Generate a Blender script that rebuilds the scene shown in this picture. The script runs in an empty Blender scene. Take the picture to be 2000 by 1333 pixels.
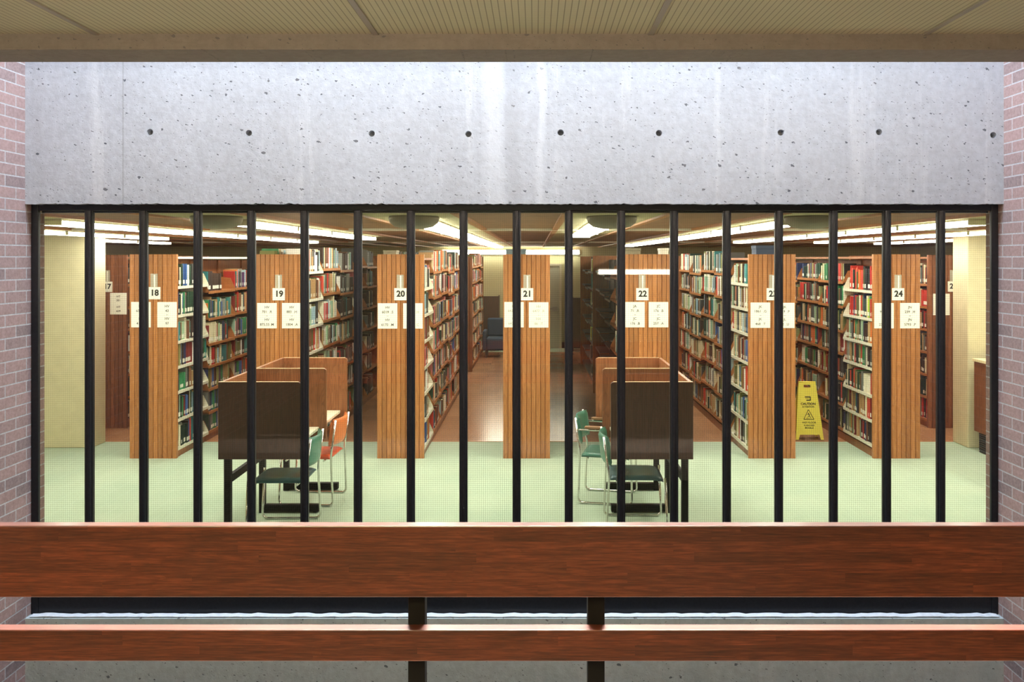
import bpy, math, random
from mathutils import Vector, Matrix

random.seed(7)
SC = bpy.context.scene
COL = SC.collection
PI = math.pi
EYE = 2.205          # eye height above the library floor
F = 1660.0           # focal length in pixels of the 2000 px frame
VX, VY = 1045.0, 506.0

def srgb(r, g, b):
    def c(v):
        v /= 255.0
        return v / 12.92 if v <= 0.04045 else ((v + 0.055) / 1.055) ** 2.4
    return (c(r), c(g), c(b), 1.0)

# ------------------------------------------------------------------ object helpers
def tag(o, label=None, cat=None, group=None, kind=None):
    if label: o['label'] = label
    if cat: o['category'] = cat
    if group: o['group'] = group
    if kind: o['kind'] = kind
    return o

def empty(name, loc=(0, 0, 0), rz=0.0):
    o = bpy.data.objects.new(name, None)
    o.empty_display_size = 0.1
    o.location = loc
    o.rotation_euler = (0, 0, rz)
    COL.objects.link(o)
    return o

def copy_tree(o, parent=None):
    c = o.copy()
    COL.objects.link(c)
    if parent is not None: c.parent = parent
    for ch in [x for x in KIDS.get(o.name, [])]:
        d = copy_tree(ch, c)
        KIDS.setdefault(c.name, []).append(d)
    return c
KIDS = {}

class MB:
    """collects shapes for one mesh"""
    def __init__(self):
        self.v, self.f, self.m, self.s = [], [], [], []
    def add(self, vs, fs, mi=0, smooth=False):
        b = len(self.v)
        self.v += [tuple(p) for p in vs]
        for f in fs:
            self.f.append([b + i for i in f]); self.m.append(mi); self.s.append(smooth)
        return self
    def box(self, x0, x1, y0, y1, z0, z1, mi=0):
        vs = [(x0,y0,z0),(x1,y0,z0),(x1,y1,z0),(x0,y1,z0),(x0,y0,z1),(x1,y0,z1),(x1,y1,z1),(x0,y1,z1)]
        return self.add(vs, [(0,3,2,1),(4,5,6,7),(0,1,5,4),(1,2,6,5),(2,3,7,6),(3,0,4,7)], mi)
    def prism(self, poly, axis, a0, a1, mi=0, smooth=False):
        """poly: counter-clockwise 2-D outline; extruded along axis from a0 to a1"""
        n = len(poly)
        def P(p, a):
            if axis == 'z': return (p[0], p[1], a)
            if axis == 'y': return (p[0], a, p[1])
            return (a, p[0], p[1])
        vs = [P(p, a0) for p in poly] + [P(p, a1) for p in poly]
        fs = [tuple(range(n - 1, -1, -1)), tuple(range(n, 2 * n))]
        if axis == 'y': fs = [tuple(range(n)), tuple(range(2 * n - 1, n - 1, -1))]
        self.add(vs, fs, mi)
        side = []
        for i in range(n):
            j = (i + 1) % n
            side.append((i, j, n + j, n + i) if axis != 'y' else (j, i, n + i, n + j))
        b = len(self.v) - 2 * n
        for f in side:
            self.f.append([b + i for i in f]); self.m.append(mi); self.s.append(smooth)
        return self
    def tube(self, pts, r, seg=10, mi=0, fillet=0.0, closed=False):
        pts = [Vector(p) for p in pts]
        if fillet > 0 and len(pts) > 2:
            out = [pts[0]]
            for i in range(1, len(pts) - 1):
                a, b, c = pts[i - 1], pts[i], pts[i + 1]
                d1, d2 = (a - b), (c - b)
                l = min(fillet, d1.length * 0.49, d2.length * 0.49)
                p, q = b + d1.normalized() * l, b + d2.normalized() * l
                for k in range(6):
                    t = k / 5
                    out.append(p * (1 - t) ** 2 + b * 2 * t * (1 - t) + q * t * t)
            out.append(pts[-1])
            pts = out
        n = len(pts)
        up = Vector((0, 0, 1))
        d0 = (pts[1] - pts[0]).normalized()
        if abs(d0.dot(up)) > 0.95: up = Vector((0, 1, 0))
        nrm = (up - d0 * up.dot(d0)).normalized()
        vs = []
        for i, p in enumerate(pts):
            if i == 0: d = pts[1] - pts[0]
            elif i == n - 1: d = pts[-1] - pts[-2]
            else: d = (pts[i + 1] - pts[i - 1])
            d.normalize()
            nrm = (nrm - d * nrm.dot(d)).normalized()
            bn = d.cross(nrm)
            for k in range(seg):
                a = 2 * PI * k / seg
                vs.append(p + nrm * (r * math.cos(a)) + bn * (r * math.sin(a)))
        fs = []
        for i in range(n - 1):
            for k in range(seg):
                k2 = (k + 1) % seg
                fs.append((i * seg + k, i * seg + k2, (i + 1) * seg + k2, (i + 1) * seg + k))
        self.add(vs, fs, mi, True)
        b = len(self.v) - len(vs)
        self.f.append([b + k for k in range(seg - 1, -1, -1)]); self.m.append(mi); self.s.append(False)
        self.f.append([b + (n - 1) * seg + k for k in range(seg)]); self.m.append(mi); self.s.append(False)
        return self
    def lathe(self, prof, c, seg=32, mi=0):
        vs = []
        for r, z in prof:
            for k in range(seg):
                a = 2 * PI * k / seg
                vs.append((c[0] + r * math.cos(a), c[1] + r * math.sin(a), c[2] + z))
        fs = []
        for i in range(len(prof) - 1):
            for k in range(seg):
                k2 = (k + 1) % seg
                fs.append((i * seg + k, i * seg + k2, (i + 1) * seg + k2, (i + 1) * seg + k))
        n = len(prof)
        self.add(vs, fs, mi, True)
        b = len(self.v) - len(vs)
        self.f.append([b + k for k in range(seg - 1, -1, -1)]); self.m.append(mi); self.s.append(False)
        self.f.append([b + (n - 1) * seg + k for k in range(seg)]); self.m.append(mi); self.s.append(False)
        return self
    def grid(self, fn, nu, nv, mi=0):
        """surface fn(u,v) -> point, u,v in 0..1"""
        vs = [fn(i / nu, j / nv) for j in range(nv + 1) for i in range(nu + 1)]
        fs = [(j * (nu + 1) + i, j * (nu + 1) + i + 1, (j + 1) * (nu + 1) + i + 1, (j + 1) * (nu + 1) + i) for j in range(nv) for i in range(nu)]
        return self.add(vs, fs, mi, True)
    def mesh(self, name, mats):
        me = bpy.data.meshes.new(name)
        me.from_pydata(self.v, [], self.f)
        for m in (mats if isinstance(mats, (list, tuple)) else [mats]):
            me.materials.append(m)
        me.polygons.foreach_set('material_index', self.m)
        me.polygons.foreach_set('use_smooth', self.s)
        me.update()
        return me
    def build(self, name, mats, parent=None, loc=(0, 0, 0), rz=0.0, bevel=0.0, seg=2):
        o = bpy.data.objects.new(name, self.mesh(name, mats))
        COL.objects.link(o)
        o.location = loc
        o.rotation_euler = (0, 0, rz)
        if parent is not None:
            o.parent = parent
            KIDS.setdefault(parent.name, []).append(o)
        if bevel > 0:
            b = o.modifiers.new('bevel', 'BEVEL')
            b.width = bevel; b.segments = seg; b.limit_method = 'ANGLE'; b.angle_limit = 0.7
        return o

def structure(name, mb, mats, bevel=0.0):
    o = mb.build(name, mats, bevel=bevel)
    o['kind'] = 'structure'
    return o

LETTERS = []
def text(name, body, size, mat, parent, loc, rot=(PI / 2, 0, 0), align='CENTER', bold=0.0, sx=1.0, ls=1.0):
    cu = bpy.data.curves.new(name, 'FONT')
    cu.body = body; cu.size = size; cu.align_x = align; cu.align_y = 'CENTER'
    cu.extrude = 0.0006; cu.offset = bold; cu.space_line = ls
    cu.resolution_u = 3
    cu.materials.append(mat)
    src = bpy.data.objects.new(name + '_curve', cu)
    COL.objects.link(src)
    o = bpy.data.objects.new(name, bpy.data.meshes.new(name))
    o.data.materials.append(mat)
    COL.objects.link(o)
    LETTERS.append((src, o, mat))
    o.location = loc; o.rotation_euler = rot; o.scale = (sx, 1, 1)
    if parent is not None:
        o.parent = parent
        KIDS.setdefault(parent.name, []).append(o)
    return o

# ------------------------------------------------------------------ materials
class NT:
    def __init__(self, name):
        self.mat = bpy.data.materials.new(name)
        self.mat.use_nodes = True
        self.t = self.mat.node_tree
        self.t.nodes.clear()
        self.out = self.n('ShaderNodeOutputMaterial')
    def n(self, typ, **kw):
        nd = self.t.nodes.new(typ)
        for k, v in kw.items(): setattr(nd, k, v)
        return nd
    def l(self, a, b): self.t.links.new(a, b)
    def math(self, op, a, b=None, c=None, clamp=False):
        m = self.n('ShaderNodeMath', operation=op, use_clamp=clamp)
        for i, x in enumerate((a, b, c)):
            if x is None: continue
            if isinstance(x, (int, float)): m.inputs[i].default_value = x
            else: self.l(x, m.inputs[i])
        return m.outputs[0]
    def coord(self, kind='Object'):
        return self.n('ShaderNodeTexCoord').outputs[kind]
    def mapping(self, vec, scale=(1, 1, 1), loc=(0, 0, 0), rot=(0, 0, 0)):
        m = self.n('ShaderNodeMapping')
        m.inputs['Scale'].default_value = scale
        m.inputs['Location'].default_value = loc
        m.inputs['Rotation'].default_value = rot
        self.l(vec, m.inputs['Vector'])
        return m.outputs[0]
    def noise(self, vec, scale=5, detail=4, rough=0.55, dist=0.0):
        m = self.n('ShaderNodeTexNoise')
        m.inputs['Scale'].default_value = scale
        m.inputs['Detail'].default_value = detail
        m.inputs['Roughness'].default_value = rough
        m.inputs['Distortion'].default_value = dist
        self.l(vec, m.inputs['Vector'])
        return m.outputs['Fac']
    def ramp(self, fac, stops, interp='LINEAR'):
        r = self.n('ShaderNodeValToRGB')
        r.color_ramp.interpolation = interp
        el = r.color_ramp.elements
        while len(el) < len(stops): el.new(0.5)
        for e, (p, c) in zip(el, stops):
            e.position = p
            e.color = c if isinstance(c, (tuple, list)) else (c, c, c, 1)
        self.l(fac, r.inputs[0])
        return r.outputs[0]
    def mix(self, fac, a, b, mode='MIX'):
        m = self.n('ShaderNodeMix', data_type='RGBA', blend_type=mode)
        for sock, x in ((m.inputs[0], fac), (m.inputs[6], a), (m.inputs[7], b)):
            if isinstance(x, (int, float)): sock.default_value = x
            elif isinstance(x, (tuple, list)): sock.default_value = x
            else: self.l(x, sock)
        return m.outputs[2]
    def sep(self, vec):
        s = self.n('ShaderNodeSeparateXYZ'); self.l(vec, s.inputs[0]); return s.outputs
    def comb(self, x, y, z):
        s = self.n('ShaderNodeCombineXYZ')
        for i, a in enumerate((x, y, z)):
            if isinstance(a, (int, float)): s.inputs[i].default_value = a
            else: self.l(a, s.inputs[i])
        return s.outputs[0]
    def principled(self, color, rough=0.5, metal=0.0, spec=0.5, bump=None, bump_s=0.1, bump_d=0.01, coat=0.0, coat_r=0.1):
        p = self.n('ShaderNodeBsdfPrincipled')
        for key, x in (('Base Color', color), ('Roughness', rough), ('Metallic', metal)):
            if isinstance(x, (int, float, tuple, list)): p.inputs[key].default_value = x
            else: self.l(x, p.inputs[key])
        p.inputs['Specular IOR Level'].default_value = spec
        p.inputs['Coat Weight'].default_value = coat
        p.inputs['Coat Roughness'].default_value = coat_r
        if coat: p.inputs['Coat IOR'].default_value = 1.75
        if bump is not None:
            b = self.n('ShaderNodeBump')
            b.inputs['Strength'].default_value = bump_s
            b.inputs['Distance'].default_value = bump_d
            self.l(bump, b.inputs['Height'])
            self.l(b.outputs[0], p.inputs['Normal'])
        self.l(p.outputs[0], self.out.inputs[0])
        return self.mat

def plain(name, col, rough=0.5, metal=0.0, spec=0.5, var=0.0, vs=20.0):
    t = NT(name)
    c = col
    if var > 0:
        nz = t.noise(t.coord(), vs, 3)
        dk = tuple(x * (1 - var) for x in col[:3]) + (1,)
        lt = tuple(min(1, x * (1 + var)) for x in col[:3]) + (1,)
        c = t.ramp(nz, [(0.3, dk), (0.7, lt)])
    return t.principled(c, rough, metal, spec)

def oak(name, base, dark, light, board=0.0516, rough=0.38, board_axis=0, spec=0.4):
    """vertical oak boards: grain runs along Z, tone changes from board to board"""
    t = NT(name)
    co = t.coord()
    info = t.n('ShaderNodeObjectInfo')
    x, y, z = t.sep(co)
    a = (x, y)[board_axis]
    idx = t.math('FLOOR', t.math('DIVIDE', a, board))
    rnd = t.n('ShaderNodeTexWhiteNoise', noise_dimensions='2D')
    t.l(t.comb(idx, t.math('MULTIPLY', info.outputs['Random'], 37.0), 0), rnd.inputs['Vector'])
    off = t.math('MULTIPLY', rnd.outputs['Value'], 23.0)
    v = t.comb(t.math('ADD', x, off), t.math('ADD', y, off), t.math('MULTIPLY', t.math('ADD', z, off), 0.03))
    g1 = t.noise(v, 120, 3, 0.6)
    v2 = t.comb(t.math('ADD', x, off), t.math('ADD', y, off), t.math('MULTIPLY', t.math('ADD', z, off), 0.13))
    g2 = t.noise(v2, 15, 1, 0.5, 0.3)
    rings = t.math('FRACT', t.math('MULTIPLY', g2, 11.0))
    rings = t.math('POWER', rings, 2.2)
    c = t.ramp(g1, [(0.22, dark), (0.5, base), (0.8, light)])
    c = t.mix(t.math('MULTIPLY', rings, 0.5), c, dark)
    tone = t.math('ADD', 0.80, t.math('MULTIPLY', rnd.outputs['Value'], 0.36))
    hsv = t.n('ShaderNodeHueSaturation')
    t.l(c, hsv.inputs['Color']); t.l(tone, hsv.inputs['Value'])
    return t.principled(hsv.outputs[0], rough, 0, spec, g1, 0.12, 0.002)

def wood_rail(name):
    t = NT(name)
    co = t.coord()
    x, y, z = t.sep(co)
    row = t.math('FLOOR', t.math('DIVIDE', z, 0.0295))
    r1 = t.n('ShaderNodeTexWhiteNoise', noise_dimensions='1D'); t.l(row, r1.inputs['W'])
    sx = t.math('ADD', x, t.math('MULTIPLY', r1.outputs['Value'], 5.0))
    col = t.math('FLOOR', t.math('DIVIDE', sx, 0.62))
    r2 = t.n('ShaderNodeTexWhiteNoise', noise_dimensions='2D'); t.l(t.comb(row, col, 0), r2.inputs['Vector'])
    off = t.math('MULTIPLY', r2.outputs['Value'], 31.0)
    v = t.comb(t.math('MULTIPLY', t.math('ADD', x, off), 0.06), t.math('ADD', y, off), t.math('ADD', z, off))
    g = t.noise(v, 190, 4, 0.6)
    v2 = t.comb(t.math('MULTIPLY', t.math('ADD', x, off), 0.12), y, t.math('ADD', z, off))
    g2 = t.noise(v2, 26, 2, 0.5, 0.6)
    rg = t.math('POWER', t.math('FRACT', t.math('MULTIPLY', g2, 7.0)), 3.0)
    c = t.ramp(g, [(0.3, srgb(70, 30, 17)), (0.52, srgb(104, 46, 27)), (0.75, srgb(134, 66, 40))])
    c = t.mix(t.math('MULTIPLY', rg, 0.45), c, srgb(82, 32, 16))
    big = t.noise(t.mapping(co, (0.5, 1, 2.0)), 2.3, 2)
    tone = t.math('ADD', t.math('ADD', 0.40, t.math('MULTIPLY', r2.outputs['Value'], 0.5)), t.math('MULTIPLY', big, 0.8))
    hsv = t.n('ShaderNodeHueSaturation')
    t.l(c, hsv.inputs['Color']); t.l(tone, hsv.inputs['Value'])
    return t.principled(hsv.outputs[0], 0.35, 0, 0.5, g, 0.05, 0.001, coat=1.0, coat_r=0.16)

def concrete(name, base, streak=1.0, pits=1.0, board=0.0, rough=0.75):
    t = NT(name)
    co = t.coord()
    x, y, z = t.sep(co)
    n1 = t.noise(co, 1.6, 5, 0.6)
    n2 = t.noise(co, 26, 4, 0.65)
    n3 = t.noise(t.mapping(co, (1.0, 1, 0.16)), 3.5, 5, 0.62)
    c = t.ramp(n1, [(0.3, tuple(v * 0.84 for v in base[:3]) + (1,)), (0.7, tuple(min(1, v * 1.08) for v in base[:3]) + (1,))])
    c = t.mix(0.5, c, t.ramp(n2, [(0.3, tuple(v * 0.8 for v in base[:3]) + (1,)), (0.7, tuple(min(1, v * 1.15) for v in base[:3]) + (1,))]))
    # horizontal board-form scratches
    n4 = t.noise(t.mapping(co, (0.7, 1, 9.0)), 9, 4, 0.7)
    c = t.mix(t.math('MULTIPLY', t.ramp(n4, [(0.56, 0.0), (0.72, 1.0)]), 0.16), c, tuple(v * 0.45 for v in base[:3]) + (1,))
    if streak > 0:   # pale lime runs down the face
        run = t.noise(t.mapping(co, (1.0, 1, 0.06), (1.7, 0, 0)), 5.0, 6, 0.72)
        c = t.mix(t.math('MULTIPLY', t.ramp(run, [(0.54, 0.0), (0.68, 1.0)]), 0.62 * streak), c, (0.85, 0.86, 0.88, 1))
        run2 = t.noise(t.mapping(co, (1.0, 1, 0.1), (4.1, 0, 1)), 4.0, 3, 0.6)
        c = t.mix(t.math('MULTIPLY', t.ramp(run2, [(0.57, 0.0), (0.7, 1.0)]), 0.35 * streak), c, tuple(v * 0.62 for v in base[:3]) + (1,))
    h = n2
    for sc, thr, amt in ((12.0, 0.60, 1.0), (25.0, 0.40, 1.0), (52.0, 0.42, 0.95)):
        vo = t.n('ShaderNodeTexVoronoi', feature='F1', voronoi_dimensions='2D')
        vo.inputs['Scale'].default_value = sc
        wob = t.noise(co, 60, 2)
        wv = t.n('ShaderNodeVectorMath', operation='ADD')
        t.l(t.comb(t.math('MULTIPLY', x, 0.8), t.math('MULTIPLY', z, 1.15), 0), wv.inputs[0])
        t.l(t.comb(t.math('MULTIPLY', wob, 0.03), t.math('MULTIPLY', wob, -0.024), 0), wv.inputs[1])
        t.l(wv.outputs[0], vo.inputs['Vector'])
        cr = t.sep(vo.outputs['Color'])
        clus = t.noise(co, 2.2, 2)
        pick = t.math('GREATER_THAN', t.math('ADD', cr[0], t.math('MULTIPLY', t.math('SUBTRACT', clus, 0.5), 1.3)), thr)
        rad = t.math('MULTIPLY', t.math('ADD', 0.03, t.math('MULTIPLY', t.math('POWER', cr[1], 3.0), 0.085)), pick)
        spot = t.math('LESS_THAN', vo.outputs['Distance'], rad)
        c = t.mix(t.math('MULTIPLY', spot, 0.86 * amt * pits), c, (0.06, 0.065, 0.085, 1))
        h = t.math('SUBTRACT', h, t.math('MULTIPLY', spot, 1.2 * pits))
    if board > 0:    # the pale lime run and grey stain beside the middle joint
        wv2 = t.math('MULTIPLY', t.math('SUBTRACT', t.noise(t.mapping(co, (1, 1, 0.5)), 3.0, 3), 0.5), 0.12)
        for cx, wd, am, col in ((-0.24, 0.085, 0.42, (0.86, 0.88, 0.92, 1)), (-0.12, 0.06, 0.30, tuple(v * 0.66 for v in base[:3]) + (1,)), (0.03, 0.03, 0.35, (0.86, 0.88, 0.92, 1))):
            dd = t.math('ABSOLUTE', t.math('SUBTRACT', t.math('ADD', x, wv2), cx))
            c = t.mix(t.math('MULTIPLY', t.ramp(t.math('DIVIDE', dd, wd), [(0.35, 1.0), (1.0, 0.0)]), am), c, col)
    if board > 0:    # upright form joint lines
        for jx in (-2.448,):
            d = t.math('ABSOLUTE', t.math('SUBTRACT', x, jx))
            c = t.mix(t.math('MULTIPLY', t.math('LESS_THAN', d, 0.004), 0.28), c, (0.1, 0.1, 0.11, 1))
    return t.principled(c, rough, 0, 0.3, h, 0.35, 0.006)

def brick(name, swap):
    t = NT(name)
    co = t.coord()
    x, y, z = t.sep(co)
    v = t.comb(t.math('ADD', y, 0.012), z, 0)
    b = t.n('ShaderNodeTexBrick', offset=0.5, squash=1.0)
    b.inputs['Scale'].default_value = 1.0
    b.inputs['Brick Width'].default_value = 0.203
    b.inputs['Row Height'].default_value = 0.0672
    b.inputs['Mortar Size'].default_value = 0.0042
    b.inputs['Mortar Smooth'].default_value = 0.15
    b.inputs['Bias'].default_value = 0.0
    b.inputs['Color1'].default_value = (0, 0, 0, 1)
    b.inputs['Color2'].default_value = (1, 1, 1, 1)
    b.inputs['Mortar'].default_value = (0.5, 0.5, 0.5, 1)
    t.l(v, b.inputs['Vector'])
    tone = t.ramp(t.sep(b.outputs['Color'])[0], [(0.0, srgb(174, 144, 138)), (0.45, srgb(166, 138, 133)), (0.72, srgb(152, 131, 128)), (0.88, srgb(118, 110, 112)), (1.0, srgb(136, 121, 121))])
    nz = t.noise(co, 55, 4, 0.7)
    tone = t.mix(0.45, tone, t.ramp(nz, [(0.3, srgb(124, 100, 96)), (0.7, srgb(190, 160, 154))]))
    nzm = t.noise(co, 80, 3)
    c = t.mix(b.outputs['Fac'], tone, t.ramp(nzm, [(0.3, srgb(172, 166, 166)), (0.7, srgb(200, 196, 196))]))
    h = t.math('SUBTRACT', t.math('MULTIPLY', nz, 0.3), b.outputs['Fac'])
    return t.principled(c, 0.85, 0, 0.2, h, 0.5, 0.006)

def perforated(name, base, line):
    """ceiling panel woven in strips: dark joints every 26 mm along Y, finer ones across"""
    t = NT(name)
    co = t.coord()
    x, y, z = t.sep(co)
    fx = t.math('FRACT', t.math('DIVIDE', x, 0.0262))
    fy = t.math('FRACT', t.math('DIVIDE', y, 0.0131))
    lx = t.math('LESS_THAN', t.math('ABSOLUTE', t.math('SUBTRACT', fx, 0.5)), 0.075)
    ly = t.math('LESS_THAN', t.math('ABSOLUTE', t.math('SUBTRACT', fy, 0.5)), 0.11)
    nz = t.noise(co, 1.4, 3)
    c = t.ramp(nz, [(0.3, tuple(v * 0.9 for v in base[:3]) + (1,)), (0.7, base)])
    c = t.mix(t.math('MULTIPLY', ly, 0.45), c, line)
    c = t.mix(t.math('MULTIPLY', lx, 0.7), c, line)
    return t.principled(c, 0.7, 0, 0.25, t.math('MAXIMUM', lx, ly), -0.3, 0.004)

def carpet(name):
    t = NT(name)
    co = t.coord()
    n1 = t.noise(co, 380, 2, 0.7)
    n2 = t.noise(co, 1.2, 4, 0.55)
    c = t.ramp(n1, [(0.25, srgb(154, 176, 154)), (0.75, srgb(198, 212, 188))])
    c = t.mix(0.28, c, t.ramp(n2, [(0.3, srgb(150, 176, 155)), (0.7, srgb(198, 212, 186))]))
    return t.principled(c, 0.95, 0, 0.1, n1, 0.4, 0.004)

def floor_tile(name):
    t = NT(name)
    co = t.coord()
    x, y, z = t.sep(co)
    fx = t.math('FLOOR', t.math('DIVIDE', x, 0.305)); fy = t.math('FLOOR', t.math('DIVIDE', y, 0.305))
    r = t.n('ShaderNodeTexWhiteNoise', noise_dimensions='2D'); t.l(t.comb(fx, fy, 0), r.inputs['Vector'])
    n = t.noise(co, 45, 4, 0.7)
    c = t.ramp(n, [(0.3, srgb(166, 116, 82)), (0.7, srgb(198, 148, 110))])
    hsv = t.n('ShaderNodeHueSaturation')
    t.l(c, hsv.inputs['Color']); t.l(t.math('ADD', 0.9, t.math('MULTIPLY', r.outputs['Value'], 0.14)), hsv.inputs['Value'])
    return t.principled(hsv.outputs[0], 0.2, 0, 0.5)

def emission(name, col, s):
    t = NT(name)
    e = t.n('ShaderNodeEmission')
    e.inputs[0].default_value = col; e.inputs[1].default_value = s
    t.l(e.outputs[0], t.out.inputs[0])
    return t.mat

def glass(name, wire):
    t = NT(name)
    tr = t.n('ShaderNodeBsdfTransparent'); tr.inputs[0].default_value = (0.955, 0.975, 0.96, 1)
    gl = t.n('ShaderNodeBsdfGlossy'); gl.inputs['Roughness'].default_value = 0.015
    lw = t.n('ShaderNodeLayerWeight'); lw.inputs[0].default_value = 0.5
    fr = t.math('ADD', 0.042, t.math('MULTIPLY', t.math('POWER', lw.outputs['Facing'], 5.0), 0.95))
    m = t.n('ShaderNodeMixShader')
    t.l(fr, m.inputs[0]); t.l(tr.outputs[0], m.inputs[1]); t.l(gl.outputs[0], m.inputs[2])
    sh = m.outputs[0]
    if wire:
        x, y, z = t.sep(t.coord())
        fx = t.math('ABSOLUTE', t.math('SUBTRACT', t.math('FRACT', t.math('DIVIDE', x, 0.0127)), 0.5))
        fz = t.math('ABSOLUTE', t.math('SUBTRACT', t.math('FRACT', t.math('DIVIDE', z, 0.0127)), 0.5))
        w = t.math('MAXIMUM', t.math('LESS_THAN', fx, 0.02), t.math('LESS_THAN', fz, 0.02))
        df = t.n('ShaderNodeBsdfPrincipled')
        df.inputs['Base Color'].default_value = (0.10, 0.105, 0.10, 1); df.inputs['Roughness'].default_value = 0.45; df.inputs['Metallic'].default_value = 0.5
        m2 = t.n('ShaderNodeMixShader')
        t.l(w, m2.inputs[0]); t.l(sh, m2.inputs[1]); t.l(df.outputs[0], m2.inputs[2])
        sh = m2.outputs[0]
    t.l(sh, t.out.inputs[0])
    return t.mat

def book_cover(name, attr):
    t = NT(name)
    if attr:
        a = t.n('ShaderNodeAttribute', attribute_type='GEOMETRY', attribute_name='Col'); c = a.outputs['Color']
    else:
        c = t.n('ShaderNodeObjectInfo').outputs['Color']
    nz = t.noise(t.coord(), 70, 2)
    hsv = t.n('ShaderNodeHueSaturation')
    t.l(c, hsv.inputs['Color']); t.l(t.math('ADD', 0.82, t.math('MULTIPLY', nz, 0.36)), hsv.inputs['Value'])
    return t.principled(hsv.outputs[0], 0.55, 0, 0.35)

M = {}
M['oak'] = oak('oak_boards', srgb(188, 125, 72), srgb(146, 89, 48), srgb(206, 146, 92))
M['oak_brown'] = oak('brown_oak_boards', srgb(146, 90, 58), srgb(104, 60, 36), srgb(166, 108, 72))
M['case_wood'] = oak('brown_case_wood', srgb(158, 98, 54), srgb(112, 64, 34), srgb(184, 122, 74), board=0.31, board_axis=1)
M['walnut'] = oak('dark_walnut_laminate', srgb(84, 58, 46), srgb(62, 42, 33), srgb(96, 68, 54), board=0.9, rough=0.45)
M['carrel'] = oak('carrel_wood', srgb(150, 97, 62), srgb(108, 66, 40), srgb(174, 120, 82), board=1.3)
M['carrel_y'] = oak('carrel_side_wood', srgb(150, 97, 62), srgb(108, 66, 40), srgb(174, 120, 82), board=1.3, board_axis=1)
M['carrel_edge'] = plain('pale_wood_edge', srgb(222, 190, 150), 0.4)
M['rail'] = wood_rail('red_brown_rail_wood')
M['conc'] = concrete('pitted_concrete', (0.565, 0.59, 0.64, 1), 0.7, 1.0, 1.0)
M['conc_low'] = concrete('pitted_concrete_low', (0.57, 0.64, 0.655, 1), 0.4, 0.9)
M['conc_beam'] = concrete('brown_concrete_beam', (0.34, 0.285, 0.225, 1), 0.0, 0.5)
M['plug'] = plain('grey_mortar_plug', (0.16, 0.165, 0.175, 1), 0.9, var=0.3, vs=90)
M['brick'] = brick('pink_grey_brick', 0)
M['ceil_hall'] = perforated('woven_ceiling_panel', srgb(232, 226, 190), srgb(146, 136, 106))
M['tbar'] = plain('grey_ceiling_bar', srgb(176, 166, 150), 0.5)
M['carpet'] = carpet('green_carpet')
M['tile'] = floor_tile('brown_floor_tile')
M['black_steel'] = plain('black_painted_steel', (0.009, 0.0105, 0.015, 1), 0.42, 0, 0.35, 0.25, 60)
M['bronze'] = plain('dark_bronze_steel', (0.010, 0.009, 0.008, 1), 0.55, 0.0, 0.2)
M['glass_wire'] = glass('wired_glass', True)
M['glass'] = glass('clear_glass', False)
M['cream'] = plain('cream_painted_concrete', srgb(226, 216, 178), 0.7, 0, 0.3, 0.05, 8)
M['cream_wall'] = plain('cream_painted_wall', srgb(214, 208, 164), 0.7, 0, 0.3, 0.04, 3)
M['ceil_lib'] = plain('brown_ceiling', srgb(150, 112, 84), 0.6, 0, 0.3, 0.18, 5)
M['ceil_tile'] = plain('beige_ceiling_tile', srgb(204, 196, 156), 0.8, 0, 0.2, 0.08, 12)
M['ceil_trim'] = plain('wood_ceiling_trim', srgb(186, 128, 76), 0.5, 0, 0.3, 0.15, 20)
M['housing'] = plain('white_enamel_fixture', srgb(232, 228, 206), 0.4)
M['tube'] = emission('fluorescent_diffuser', (1.0, 0.95, 0.82, 1), 21.0)
M['hall_tube'] = emission('hall_lamp_diffuser', (1.0, 0.92, 0.8, 1), 24.0)
M['white_enamel'] = plain('white_shelf_enamel', srgb(238, 234, 212), 0.4, 0, 0.4)
M['brown_enamel'] = plain('brown_shelf_enamel', srgb(178, 116, 66), 0.45, 0, 0.4, 0.12, 30)
M['dark_core'] = plain('dark_shelf_back', srgb(52, 50, 44), 0.7)
M['black_shelf'] = plain('black_shelf_steel', srgb(84, 80, 74), 0.4)
M['paper'] = plain('cream_paper', srgb(253, 252, 240), 0.7)
M['ink'] = plain('black_ink', srgb(34, 34, 28), 0.7)
M['soft_ink'] = plain('grey_ink', srgb(84, 84, 72), 0.7)
M['faint_ink'] = plain('faded_grey_ink', srgb(186, 184, 164), 0.7)
t = NT('clear_sleeve')
_a = t.n('ShaderNodeBsdfTransparent'); _b = t.n('ShaderNodeBsdfPrincipled'); _b.inputs['Base Color'].default_value = (0.8, 0.76, 0.62, 1); _b.inputs['Roughness'].default_value = 0.15
_c = t.n('ShaderNodeMixShader'); _c.inputs[0].default_value = 0.42
t.l(_a.outputs[0], _c.inputs[1]); t.l(_b.outputs[0], _c.inputs[2]); t.l(_c.outputs[0], t.out.inputs[0])
M['sleeve'] = t.mat
M['chrome'] = plain('chrome_tube', (0.72, 0.71, 0.68, 1), 0.13, 1.0)
M['green_vinyl'] = plain('green_vinyl', srgb(58, 124, 104), 0.33, 0, 0.5, 0.06, 30)
M['teal_vinyl'] = plain('dark_teal_vinyl', srgb(54, 94, 102), 0.35, 0, 0.5, 0.06, 30)
M['orange_vinyl'] = plain('orange_vinyl', srgb(222, 122, 64), 0.4, 0, 0.4, 0.06, 30)
M['red_orange_vinyl'] = plain('red_orange_vinyl', srgb(232, 92, 46), 0.33, 0, 0.5, 0.05, 30)
M['arm_wood'] = plain('wood_armrest', srgb(150, 110, 76), 0.4)
M['laminate'] = plain('cream_laminate', srgb(244, 238, 208), 0.35)
M['yellow'] = plain('yellow_plastic', srgb(255, 236, 100), 0.4, 0, 0.4)
M['white_plastic'] = plain('white_plastic', srgb(240, 236, 216), 0.35)
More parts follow.
